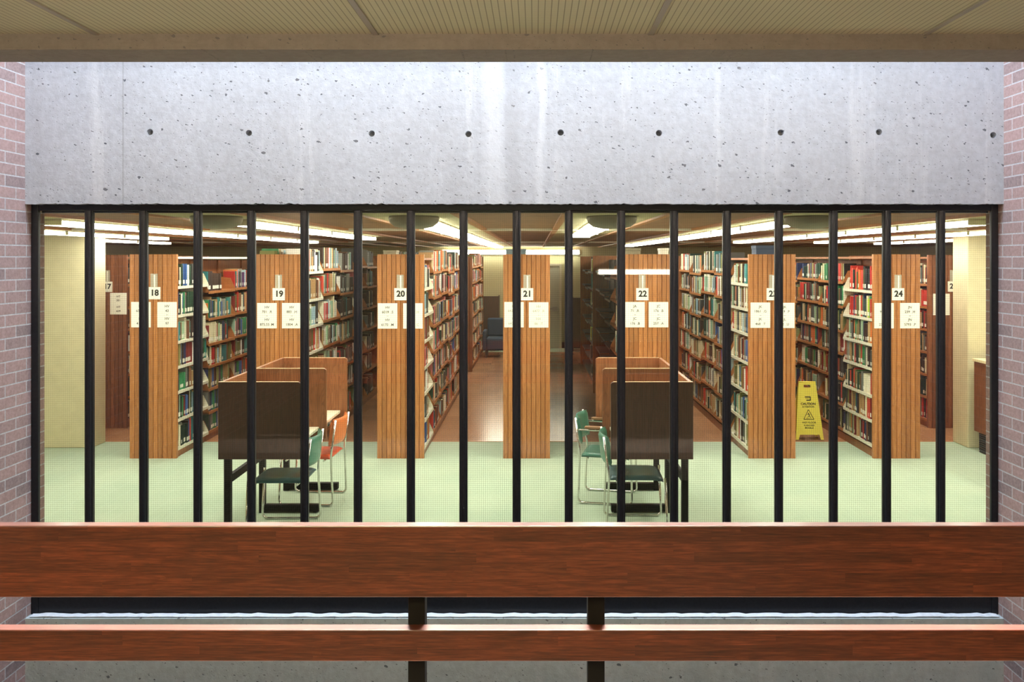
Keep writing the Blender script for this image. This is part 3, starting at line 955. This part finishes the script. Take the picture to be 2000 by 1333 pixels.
# all the smaller ones farther along the aisles
mb = MB(); colr = []
for q, b in enumerate(BOOKS):
    if q in single: continue
    x0, x1 = (b['x'] - b['d'], b['x']) if b['s'] > 0 else (b['x'], b['x'] + b['d'])
    c = srgb(*b['rgb'])
    nf = len(mb.f)
    mb.box(x0, x1, b['y'], b['y'] + b['th'], b['z'], b['z'] + b['h'], 0)
    mb.m[nf + 1] = 1
    colr += [c] * 6
    if b['lab']:
        nf = len(mb.f)
        e = 0.001
        lx0, lx1 = (b['x'] - 0.002, b['x'] + e) if b['s'] > 0 else (b['x'] - e, b['x'] + 0.002)
        mb.box(lx0, lx1, b['y'] + b['th'] * 0.12, b['y'] + b['th'] * 0.88, b['z'] + 0.022, b['z'] + 0.06, 2)
        colr += [c] * 6
rest = mb.build('shelved_books', [M['cover_attr'], M['pages'], M['label']])
ca = rest.data.color_attributes.new('Col', 'FLOAT_COLOR', 'CORNER')
buf = []
for p in rest.data.polygons:
    buf += list(colr[p.index]) * p.loop_total
ca.data.foreach_set('color', buf)
tag(rest, 'close-packed mixed books filling the shelves farther along the aisles', 'books', kind='stuff')
for (n, s, k, sh, xc, p, z) in ENDS:
    mb = MB()
    pr = [(0, 0), (0.105, 0), (0.105, 0.10), (0.092, 0.125), (0.07, 0.14), (0.035, 0.14), (0.013, 0.125), (0, 0.10)]
    mb.prism(pr, 'y', 0.0, 0.0022)
    mb.box(0, 0.105, 0.0022, 0.03, 0.0, 0.0015)
    xx = xc + 0.13 if s > 0 else xc - 0.13 - 0.105
    o = mb.build('bookend', M['bookend'], None, (xx, p + 0.002, z + 0.0008))
    tag(o, 'brown metal bookend on the %s shelf down, %s section of bookcase %s' % (ORD[sh], 'front' if k == 0 else ORD[k], NUM[n]), 'bookend', 'brown bookends holding up the rows of books')

# boxes lying on top of the cases
def top_box(x0, x1, y, dep, h, zb, mat, lab, name='storage_box', lid=None):
    r = empty(name, ((x0 + x1) / 2, y, zb))
    w = (x1 - x0) / 2
    MB().box(-w, w, 0, dep, 0, h * 0.72).build('body', M[mat], r, bevel=0.003)
    MB().box(-w - 0.004, w + 0.004, -0.004, dep + 0.004, h * 0.72, h).build('lid', M[lid or mat], r, bevel=0.003)
    tag(r, lab, 'box', 'boxes lying on top of the bookcases')
top_box(X(989, 9.6), X(1027, 9.6), 9.5, 0.3, 0.085, 2.231, 'box_blue', 'blue-grey box lying on top of bookcase twenty-one')
for n, dx0, dx1, mat, h, lab in ((22, -0.24, -0.07, 'box_grey', 0.11, 'long grey box lying on top of bookcase twenty-two'), (22, 0.15, 0.24, 'white_plastic', 0.11, 'small white box lying on top of bookcase twenty-two'),
                                 (23, -0.16, 0.06, 'box_navy', 0.14, 'dark blue box lying on top of bookcase twenty-three'), (20, -0.2, -0.06, 'box_grey', 0.085, 'small grey box lying on top of bookcase twenty')):
    top_box(XC[n] + dx0, XC[n] + dx1, D0 + 0.06, 0.2, h, 2.2155, mat, lab)

# ------------------------------------------------------------------ numbers and call-number sheets on the end panels
def number_card(n, px, py, dd, shown):
    x, z = X(px, dd), Z(py, dd)
    r = empty('number_sign', (x, dd - 0.004, z))
    tag(r, 'square white card numbered %s on the end of bookcase %s' % (NUM[n], NUM[n]), 'sign', 'aisle number cards on the end panels')
    MB().box(-0.0675, 0.0675, 0.0, 0.0035, -0.0675, 0.0675).build('card', M['paper'], r)
    MB().box(-0.04, 0.036, -0.001, 0.0035, 0.0675, 0.215).build('sleeve', M['sleeve'], r)
    MB().box(-0.004, 0.012, -0.0018, -0.0012, 0.07, 0.205).build('paper_slip', M['paper'], r)
    text('number', shown, 0.092, M['ink'], r, (0.004, -0.0006, 0.002), bold=0.0034)
for n, px in ((18, 301.5), (19, 544.5), (20, 782), (21, 1029.5), (22, 1254.5), (23, 1509), (24, 1754)):
    number_card(n, px, 575 if n != 18 else 573, D0, str(n))
number_card(17, 209.5, 560.5, 11.07, '17')
number_card(25, 1861, 560, 11.07, '25')
def sheet(n, px, py, dd, lines, where, faint=False, sc=1.0):
    x, z = X(px, dd), Z(py, dd)
    r = empty('call_number_sign', (x, dd - 0.003, z))
    tag(r, 'white call number sheet %s end panel %s' % (where, NUM[n]), 'sign', 'call number sheets on the end panels')
    MB().box(-0.108, 0.108, 0.0, 0.0025, -0.14, 0.14).build('sheet', M['paper'], r)
    zz = [0.092, 0.042, 0.0, -0.045, -0.098] if len(lines) == 5 else [0.092, 0.042, -0.045, -0.098]
    for l, q in zip(lines, zz):
        text('call_number', l, 0.039 * sc, M['faint_ink'] if faint else M['soft_ink'], r, (0.0, -0.0006, q), bold=0.0004, sx=1.0)
A, B = 'nearer the wall on', 'nearer the middle on'
sheet(17, 231.5, 593.5, 11.07, ['HT', '381', 'HT', '609'], 'alone on')
sheet(18, 275.5, 615, D0, ['HT', '653  .F', '–', 'HV', '41  .D'], 'partly behind a window bar on')
sheet(18, 326.5, 615, D0, ['HV', '43', '–', 'HV', '97'], 'beside the shelves on')
sheet(19, 521.5, 617, D0, ['HV', '701  .R', '–', 'HV', '875.55 .M'], 'in full view on')
sheet(19, 570, 617, D0, ['HV', '883  .H', '–', 'HV', '1804  .A'], 'beside the shelves on')
sheet(20, 757, 617.5, D0, ['HV', '6019  .S', '–', 'HV', '6170  .M'], 'in full view on')
sheet(20, 806.5, 617.5, D0, ['HV', '6171  .H', '–', 'HV', '6432  .C'], 'partly behind a window bar on', True)
sheet(21, 1004, 615, D0, ['HV', '6433  .D', '–', 'HV', '6475  .L'], 'partly behind a window bar on', True)
sheet(21, 1052, 615.5, D0, ['HV', '6477  .R', '–', 'HX', '86  .T'], 'in full view on', True)
sheet(22, 1240, 615, D0, ['JA', '71  .R', '–', 'JC', '176  .B'], 'beside the dark shelves on')
sheet(22, 1286, 615, D0, ['JC', '176  .B', '–', 'JC', '257  .A'], 'in full view on')
sheet(23, 1485, 616, D0, ['JK', '1861  .G', '–', 'JK', '468  .T'], 'beside the shelves on')
sheet(23, 1532.5, 616.5, D0, ['JK', '469  .P', '–', 'JL', '12  .U'], 'partly behind a window bar on')
sheet(24, 1726.5, 617, D0, ['JN', '96  .A', '–', 'JN', '238  .K'], 'partly behind a window bar on')
sheet(24, 1777, 617, D0, ['JN', '239  .H', '–', 'JN', '5793  .P'], 'in full view on')
sheet(25, 1838.5, 595, 11.07, ['JQ', '1519', 'JX', '1977'], 'alone on')

# ------------------------------------------------------------------ study carrels
def carrel(xb, s, label):
    """xb: X of the long closed side; s: direction from it towards the sitters; panels at three depths"""
    root = empty('study_carrel', (xb, 6.5, 0))
    tag(root, label, 'study desk', 'double study carrels near the window')
    zb, zt_, W_ = 0.67, 1.26, 0.63
    ys = (0.0, 0.80, 1.60)
    def bx(mbx, a, b, *r):
        a, b = (a, b) if s > 0 else (-b, -a)
        return mbx.box(a, b, *r)
    bx(MB(), 0.0, 0.028, 0.0285, 1.63, zb, zt_).build('side_panel', M['carrel_y'], root, bevel=0.003)
    for i, yy in enumerate(ys):
        # upright partition with softened upper corner at the sitter's side
        pl = [(0.0, zb), (W_, zb)] + [(W_ - 0.02 + 0.02 * math.cos(a), zt_ - 0.02 + 0.02 * math.sin(a)) for a in [PI / 2 * q / 5 for q in range(6)]] + [(0.0, zt_)]
        pl = [(s * p[0], p[1]) for p in pl]
        if s < 0: pl.reverse()
        x_in = 0.0 if i == 0 else 0.0285
        if i: pl = [((s * 0.0285) if abs(p[0]) < 1e-6 else p[0], p[1]) for p in pl]
        o = MB().prism(pl, 'y', yy, yy + 0.028).build('partition', M['walnut'] if i == 0 else M['carrel'], root, bevel=0.002)
        bx(MB(), x_in, W_ - 0.02, yy + 0.002, yy + 0.026, zt_, zt_ + 0.004).build('edge_strip', M['carrel_edge'], o)
        if i == 0: o['label'] = 'dark walnut front partition'
    for yy in (0.0285, 0.8285):
        bx(MB(), 0.0285, W_ - 0.062, yy, yy + 0.771, 0.735, 0.762).build('desktop', M['laminate'], root, bevel=0.004)
    for yy in (0.035, 0.865, 1.575):
        lg = MB(); bx(lg, 0.03, 0.08, yy, yy + 0.05, 0.0, 0.735)
        lo = lg.build('leg', M['bronze'], root, bevel=0.003)
        ft = MB(); bx(ft, 0.08, W_ - 0.08, yy - 0.005, yy + 0.055, 0.012, 0.072)
        ft.build('foot', M['bronze'], lo, bevel=0.006)
        gl = MB()
        gl.lathe([(0.016, 0.0), (0.016, 0.012)], (s * (W_ - 0.12), yy + 0.025, 0), 12)
        gl.build('glide', M['vent_black'], lo)
    for y0, y1 in ((0.085, 0.865), (0.915, 1.575)):
        sb = MB(); bx(sb, 0.04, 0.07, y0, y1, 0.47, 0.53)
        sb.build('stretcher', M['bronze'], root)
    return root
carrel(-2.424, 1, 'two-seat wooden study carrel with dark front panel and orange chair beside it')
carrel(1.21, -1, 'two-seat wooden study carrel with dark front panel and green armchair beside it')

# ------------------------------------------------------------------ chairs (sled base, facing +x before turning)
def chair(loc, rz, seat_m, back_m, label, arms=False):
    root = empty('sled_chair', loc, rz)
    tag(root, label, 'chair', 'sled-base chairs at the study carrels')
    hw = 0.222
    r = 0.0098
    for sd in (-1, 1):
        y = sd * hw
        top = 0.665 if arms else 0.44
        pts = [(-0.268, y * 0.97, 0.77), (-0.225, y, 0.45), (-0.245, y, r), (0.245, y, r), (0.225, y, top)]
        if arms: pts.append((-0.235, y, 0.665))
        MB().tube(pts, r, 10, 0, 0.05).build('side_frame', M['chrome'], root)
        if arms:
            ap = [(-0.17, 0.677), (0.17, 0.677), (0.185, 0.684), (0.18, 0.70), (-0.18, 0.70), (-0.185, 0.684)]
            MB().prism(ap, 'y', y - 0.022, y + 0.022).build('armrest', M['arm_wood'], root, bevel=0.005)
    MB().tube([(0.18, -hw, 0.405), (0.18, hw, 0.405)], 0.009, 8).build('crossbar', M['chrome'], root)
    MB().tube([(-0.16, -hw, 0.405), (-0.16, hw, 0.405)], 0.009, 8).build('crossbar', M['chrome'], root)
    # seat cushion: dished, with a rolled front edge
    mb = MB()
    def seat_top(u, v):
        x = -0.215 + 0.43 * u
        y = -0.208 + 0.416 * v
        e = min(1.0, min(v, 1 - v) / 0.1)
        z = 0.452 - 0.012 * math.sin(PI * u) * math.sin(PI * v) - 0.018 * (1 - e) ** 2
        if u > 0.8: z -= 0.03 * ((u - 0.8) / 0.2) ** 2
        if u < 0.12: z -= 0.015 * ((0.12 - u) / 0.12) ** 2
        return (x, y, z)
    mb.grid(seat_top, 14, 14)
    mb.grid(lambda u, v: (lambda p: (p[0] * 0.97, p[1] * 0.97, 0.416))(seat_top(1 - u, v)), 14, 14)
    N = 15
    def ring(base):
        idx = [base + i for i in range(N)] + [base + j * N + N - 1 for j in range(1, N)] + [base + (N - 1) * N + i for i in range(N - 2, -1, -1)] + [base + j * N for j in range(N - 2, 0, -1)]
        return idx
    top_r = ring(0)
    base = N * N
    bot_r = [base + j * N + (N - 1 - i) for (j, i) in [((t_ // N), (t_ % N)) for t_ in top_r]]
    for a in range(len(top_r)):
        b_ = (a + 1) % len(top_r)
        mb.f.append([top_r[a], bot_r[a], bot_r[b_], top_r[b_]]); mb.m.append(0); mb.s.append(True)
    mb.build('seat', M[seat_m], root)
    # curved backrest pad
    mb = MB()
    def pad(off):
        def f(u, v):
            a = (u - 0.5) * 2
            y = 0.216 * a
            wrap = 0.055 * a * a
            z = 0.535 + 0.235 * v
            rc = 0.018 * (1 - min(1, min(v, 1 - v) / 0.12)) ** 2 + 0.012 * (1 - min(1, min(u, 1 - u) / 0.08)) ** 2
            x = -0.288 + wrap + 0.03 * (1 - v) * 0.9 + (off * (0.017 - rc * 0.7))
            return (x, y, z)
        return f
    mb.grid(pad(1), 16, 8)
    mb.grid(lambda u, v: pad(-1)(1 - u, v), 16, 8)
    nu, nv = 17, 9
    fr_ = [i for i in range(nu)] + [j * nu + nu - 1 for j in range(1, nv)] + [(nv - 1) * nu + i for i in range(nu - 2, -1, -1)] + [j * nu for j in range(nv - 2, 0, -1)]
    base = nu * nv
    bk = [base + (q // nu) * nu + (nu - 1 - q % nu) for q in fr_]
    for a in range(len(fr_)):
        b_ = (a + 1) % len(fr_)
        mb.f.append([fr_[a], bk[a], bk[b_], fr_[b_]]); mb.m.append(0); mb.s.append(True)
    mb.build('backrest', M[back_m], root)
    return root
chair((-2.058, 6.975, 0), PI + 0.02, 'teal_vinyl', 'green_vinyl', 'green vinyl chrome chair tucked in front of the orange chair')
chair((-2.03, 7.79, 0), PI - 0.05, 'red_orange_vinyl', 'orange_vinyl', 'orange vinyl chair with chrome sled base at the study carrel')
chair((0.828, 7.06, 0), -0.03, 'teal_vinyl', 'green_vinyl', 'armless green vinyl chair tucked beneath the carrel beside the green armchair')
chair((0.672, 7.83, 0), -0.21, 'green_vinyl', 'green_vinyl', 'green vinyl armchair with wooden armrests and chrome frame', True)

# ------------------------------------------------------------------ wet floor sign
ws = empty('wet_floor_sign', (X(1577, 10.4), 10.42, 0), 0.0)
tag(ws, 'yellow plastic wet floor caution sign standing between bookcases twenty-three and twenty-four', 'sign')
def leaf(sgn):
    h, wt, wb = 0.70, 0.104, 0.17
    th = math.radians(9) * sgn
    def at(x, z, off=0.0):   # leaf plane tilts out from the top hinge
        return (x, -math.sin(th) * (h - z) - off * (1 if sgn > 0 else -1), h - (h - z) * math.cos(th) + 0.0)
    mb = MB()
    wz = lambda z: wb + (wt - wb) * z / h
    zs = [0.0, 0.07]
    out = [(-wz(0), 0.0), (-wz(0) + 0.035, 0.0), (-wz(0) + 0.052, 0.062), (wz(0) - 0.052, 0.062), (wz(0) - 0.035, 0.0), (wz(0), 0.0), (wt, h - 0.012), (wt - 0.012, h), (-wt + 0.012, h), (-wt, h - 0.012)]
    # panel with a hand slot: build as strips round the slot
    sl = (-0.042, 0.042, 0.625, 0.66)
    parts = [
        [(-wz(0), 0.0), (-wz(0) + 0.035, 0.0), (-wz(0) + 0.052, 0.062), (-wz(0.062), 0.062)],
        [(wz(0) - 0.052, 0.062), (wz(0) - 0.035, 0.0), (wz(0), 0.0), (wz(0.062), 0.062)],
        [(-wz(0.062), 0.062), (wz(0.062), 0.062), (wz(sl[2]), sl[2]), (-wz(sl[2]), sl[2])],
        [(-wz(sl[2]), sl[2]), (sl[0], sl[2]), (sl[0], sl[3]), (-wz(sl[3]), sl[3])],
        [(sl[1], sl[2]), (wz(sl[2]), sl[2]), (wz(sl[3]), sl[3]), (sl[1], sl[3])],
        [(-wz(sl[3]), sl[3]), (wz(sl[3]), sl[3]), (wt, h), (-wt, h)]]
    for pl in parts:
        a = [at(x, z, 0.004) for x, z in pl]; b = [at(x, z, -0.004) for x, z in pl]
        n_ = len(pl)
        mb.add(a + b, [tuple(range(n_)), tuple(range(2 * n_ - 1, n_ - 1, -1))] + [(j, i, n_ + i, n_ + j) for i in range(n_) for j in [(i + 1) % n_]])
    return mb, at, th
mb, at, th = leaf(1)
lf = mb.build('front_leaf', M['yellow'], ws)
mb2, at2, th2 = leaf(-1)
mb2.build('rear_leaf', M['yellow'], ws)
MB().tube([(-0.1, 0, 0.695), (0.1, 0, 0.695)], 0.009, 10).build('hinge', M['yellow'], ws)
trot = (PI / 2 - th, 0, 0)
def sign_text(body, z, size, bold=0.0, sx=1.0):
    p = at(0, z, 0.0052)
    text('lettering', body, size, M['ink'], lf, p, trot, bold=bold, sx=sx)
sign_text('CAUTION', 0.43, 0.040, 0.0012)
sign_text('ATTENTION', 0.395, 0.026, 0.0006)
sign_text('WET FLOOR', 0.205, 0.030, 0.0003)
sign_text('PLANCHER', 0.172, 0.026, 0.0003)
sign_text('MOUILLÉ', 0.142, 0.026, 0.0003)
mb = MB()
def bar2(p, q, w):
    (x0, z0), (x1, z1) = p, q
    l = math.hypot(x1 - x0, z1 - z0); nx, nz = -(z1 - z0) / l * w / 2, (x1 - x0) / l * w / 2
    pl = [(x0 + nx, z0 + nz), (x0 - nx, z0 - nz), (x1 - nx, z1 - nz), (x1 + nx, z1 + nz)]
    a = [at(x, z, 0.0056) for x, z in pl]; b = [at(x, z, 0.004) for x, z in pl]
    mb.add(a + b, [(0, 1, 2, 3), (7, 6, 5, 4), (1, 0, 4, 5), (2, 1, 5, 6), (3, 2, 6, 7), (0, 3, 7, 4)])
tri = [(-0.062, 0.245), (0.062, 0.245), (0.0, 0.362)]
for i in range(3): bar2(tri[i], tri[(i + 1) % 3], 0.006)
for p, q, w in (((0.0, 0.322), (-0.002, 0.312), 0.012), ((-0.002, 0.312), (0.008, 0.286), 0.008), ((0.008, 0.286), (-0.012, 0.272), 0.006), ((0.008, 0.286), (0.024, 0.262), 0.006),
                ((-0.004, 0.308), (-0.022, 0.298), 0.004), ((0.0, 0.306), (0.02, 0.30), 0.004), ((-0.034, 0.256), (0.034, 0.256), 0.003), ((-0.03, 0.262), (-0.006, 0.259), 0.003)):
    bar2(p, q, w)
# maker's mark: a bracket-shaped emblem
for p, q, w in (((-0.036, 0.515), (0.03, 0.515), 0.011), ((0.03, 0.52), (0.03, 0.47), 0.01), ((-0.02, 0.475), (0.03, 0.475), 0.011), ((-0.03, 0.499), (0.012, 0.499), 0.004)):
    bar2(p, q, w)
mb.build('slip_symbol', M['ink'], lf)

# ------------------------------------------------------------------ low cabinet by the pillar, and far furniture
cb = empty('cabinet', (5.02, 8.1, 0))
tag(cb, 'long low brown cabinet with cream top beside the pillar, dark vented base', 'cabinet')
MB().box(0.0, 0.55, -1.5, 1.62, 0.24, 1.035).build('body', M['cabinet'], cb, bevel=0.003)
MB().box(-0.015, 0.565, -1.515, 1.63, 1.035, 1.067).build('top', M['cab_top'], cb, bevel=0.004)
mb = MB().box(0.05, 0.55, -1.48, 1.6, 0.0, 0.24)
for q in range(8): mb.box(0.035, 0.05, -1.46, 1.58, 0.03 + q * 0.025, 0.043 + q * 0.025)
mb.build('vented_base', M['vent_black'], cb)
MB().lathe([(0.06, 0.0), (0.10, 0.012), (0.125, 0.05), (0.12, 0.085), (0.085, 0.11), (0.03, 0.12)], (0, 0, 0), 28).build('dish', M['white_plastic'], None, (5.19, 9.15, 1.0675))
tag(bpy.data.objects['dish'], 'rounded white covered dish on top of the low brown cabinet', 'dish')

def far_carrel(x0, x1, y, h, lab):
    r = empty('reading_carrel', ((x0 + x1) / 2, y, 0)); w = (x1 - x0) / 2
    tag(r, lab, 'study desk', 'carrels by the far wall')
    MB().box(-w, w, 0.0, 0.03, 0.1, h).build('screen_panel', M['walnut'], r, bevel=0.003)
    for sx in (-1, 1):
        MB().box(min(sx * w, sx * (w - 0.03)), max(sx * w, sx * (w - 0.03)), 0.03, 0.62, 0.0, h).build('side_panel', M['walnut'], r, bevel=0.003)
    MB().box(-w + 0.03, w - 0.03, 0.03, 0.6, 0.71, 0.74).build('desktop', M['walnut'], r)
far_carrel(-1.75, X(973, 20.0), 20.36, Z(579, 20.36), 'dark brown reading carrel by the far wall, seen past bookcase twenty')
far_carrel(X(1118, 20.2), 1.9, 20.2, Z(582, 20.2), 'dark brown reading carrel by the far wall, seen past bookcase twenty-two')
lc = empty('lounge_chair', (-0.79, 19.2, 0), 0.0)
tag(lc, 'dark blue upholstered low chair near the far wall', 'chair')
MB().box(-0.3, 0.3, -0.28, 0.3, 0.16, 0.44).build('seat', M['navy'], lc, bevel=0.04)
MB().box(-0.3, 0.3, 0.22, 0.36, 0.44, 0.85).build('backrest', M['navy'], lc, bevel=0.04)
for sx in (-1, 1):
    MB().box(min(sx * 0.3, sx * 0.38), max(sx * 0.3, sx * 0.38), -0.28, 0.32, 0.16, 0.6).build('armrest', M['navy'], lc, bevel=0.03)
    for yy in (-0.24, 0.26):
        MB().box(sx * 0.3 - 0.02, sx * 0.3 + 0.02, yy - 0.02, yy + 0.02, 0, 0.16).build('leg', M['vent_black'], lc)

# ------------------------------------------------------------------ library lights
def fixture_meshes():
    L = 1.205
    h = MB().box(-0.105, 0.105, 0, L, 0.034, 0.048)
    for y in (0, L - 0.012): h.box(-0.108, 0.108, y, y + 0.012, 0.0, 0.048)
    d_ = MB()
    pr = [(-0.104, 0.034), (-0.104, 0.018), (-0.085, 0.003), (0.085, 0.003), (0.104, 0.018), (0.104, 0.034)]
    d_.prism(pr, 'y', 0.012, L - 0.012)
    return h.mesh('housing', M['housing']), d_.mesh('diffuser', M['tube'])
HM, DM = fixture_meshes()
def aisle_name(i):
    return ('the aisle between bookcases %s and %s' % (NUM[16 + i], NUM[17 + i])) if 1 <= i <= 8 else ('the aisle past bookcase seventeen' if i == 0 else 'the aisle past bookcase twenty-five')
ROWS = {0: (10.8, 3), 1: (6.3, 4), 2: (6.2, 6), 3: (6.3, 4), 4: (6.08, 11), 5: (6.15, 3), 6: (6.2, 9), 7: (6.2, 6), 8: (6.4, 6), 9: (7.4, 6)}
for i, (y0, cnt) in ROWS.items():
    for k in range(cnt):
        r = empty('ceiling_light', (AISLES[i], y0 + k * 1.235, Z_LC - 0.006 - 0.048))
        tag(r, 'white fluorescent ceiling light, %s from the window over %s' % (ORD[k], aisle_name(i)), 'ceiling light', 'fluorescent lights over the aisles')
        for nm, me in (('housing', HM), ('diffuser', DM)):
            o = bpy.data.objects.new(nm, me); COL.objects.link(o); o.parent = r
# strip light high on the far wall
r = empty('wall_light', (-0.6, 20.97, 2.31))
tag(r, 'long white strip light high on the far wall', 'wall light')
MB().box(-1.7, 1.7, -0.05, 0.01, 0.0, 0.12).build('housing', M['housing'], r)
MB().box(-1.68, 1.68, -0.12, -0.05, 0.005, 0.115).build('diffuser', M['tube'], r, bevel=0.02)
# domed diffusers at the window end of the light rows
for i in (3, 4, 5, 6):
    o = MB().lathe([(0.07, -0.085), (0.13, -0.072), (0.165, -0.045), (0.175, -0.012), (0.17, 0.0)], (0, 0, 0), 40).build('ceiling_diffuser', M['diffuser'], None, (AISLES[i], 5.87, Z_LC - 0.0065))
    tag(o, 'round grey domed ceiling diffuser between bookcases %s and %s' % (NUM[16 + i], NUM[17 + i]), 'ceiling diffuser', 'domed diffusers on the library ceiling')

# ------------------------------------------------------------------ hall lamp and skylight
r = empty('wall_lamp', (1.54, -2.97, 1.965))
tag(r, 'fluorescent strip lamp on the hall wall behind the railing', 'wall light')
MB().box(-0.58, 0.58, -0.03, 0.03, -0.01, 0.09).build('housing', M['housing'], r)
MB().box(-0.56, 0.56, 0.03, 0.075, 0.0, 0.075).build('diffuser', M['hall_tube'], r, bevel=0.015)
def area(name, loc, rot, sx, sy, power, col, spread=PI):
    l = bpy.data.lights.new(name, 'AREA'); l.shape = 'RECTANGLE'; l.size = sx; l.size_y = sy
    l.energy = power; l.color = col; l.spread = spread
    o = bpy.data.objects.new(name, l); o.location = loc; o.rotation_euler = rot
    COL.objects.link(o); return o
area('skylight', ((XL + XR) / 2, (3.99 + YC) / 2, 5.5), (0, 0, 0), XR - XL - 0.3, 0.95, 385, (0.63, 0.80, 1.0))
# added fill light behind the beam, there only to brighten the rail tops
area('rail_fill_light', (-0.1, 4.04, 3.22), (-math.radians(42), 0, 0), 5.2, 0.06, 640, (1.0, 0.95, 0.88), math.radians(40))
area('hall_ceiling_fill', (-0.9, -0.4, 2.3), (PI, 0, 0), 3.0, 0.3, 250, (1.0, 0.975, 0.83))  # added light without a fitting, lifts the brightness of the hall ceiling

# lettering: outlines turned into meshes
dg = bpy.context.evaluated_depsgraph_get()
dg.update()
for src, o, mat in LETTERS:
    me = bpy.data.meshes.new_from_object(src.evaluated_get(dg))
    o.data = me
    if not me.materials: me.materials.append(mat)
for src, o, mat in LETTERS:
    cu = src.data
    bpy.data.objects.remove(src); bpy.data.curves.remove(cu)

w = bpy.data.worlds.new('world'); SC.world = w
w.use_nodes = True
w.node_tree.nodes['Background'].inputs[0].default_value = (0.8, 0.88, 1.0, 1)
w.node_tree.nodes['Background'].inputs[1].default_value = 0.25

SC.view_settings.view_transform = 'Standard'
SC.view_settings.look = 'None'
SC.view_settings.exposure = 0.0
SC.view_settings.gamma = 1.0
SC.view_settings.use_curve_mapping = False
SC.cycles.max_bounces = 10
SC.cycles.transparent_max_bounces = 16
SC.cycles.diffuse_bounces = 5
SC.cycles.caustics_reflective = False
SC.cycles.caustics_refractive = False
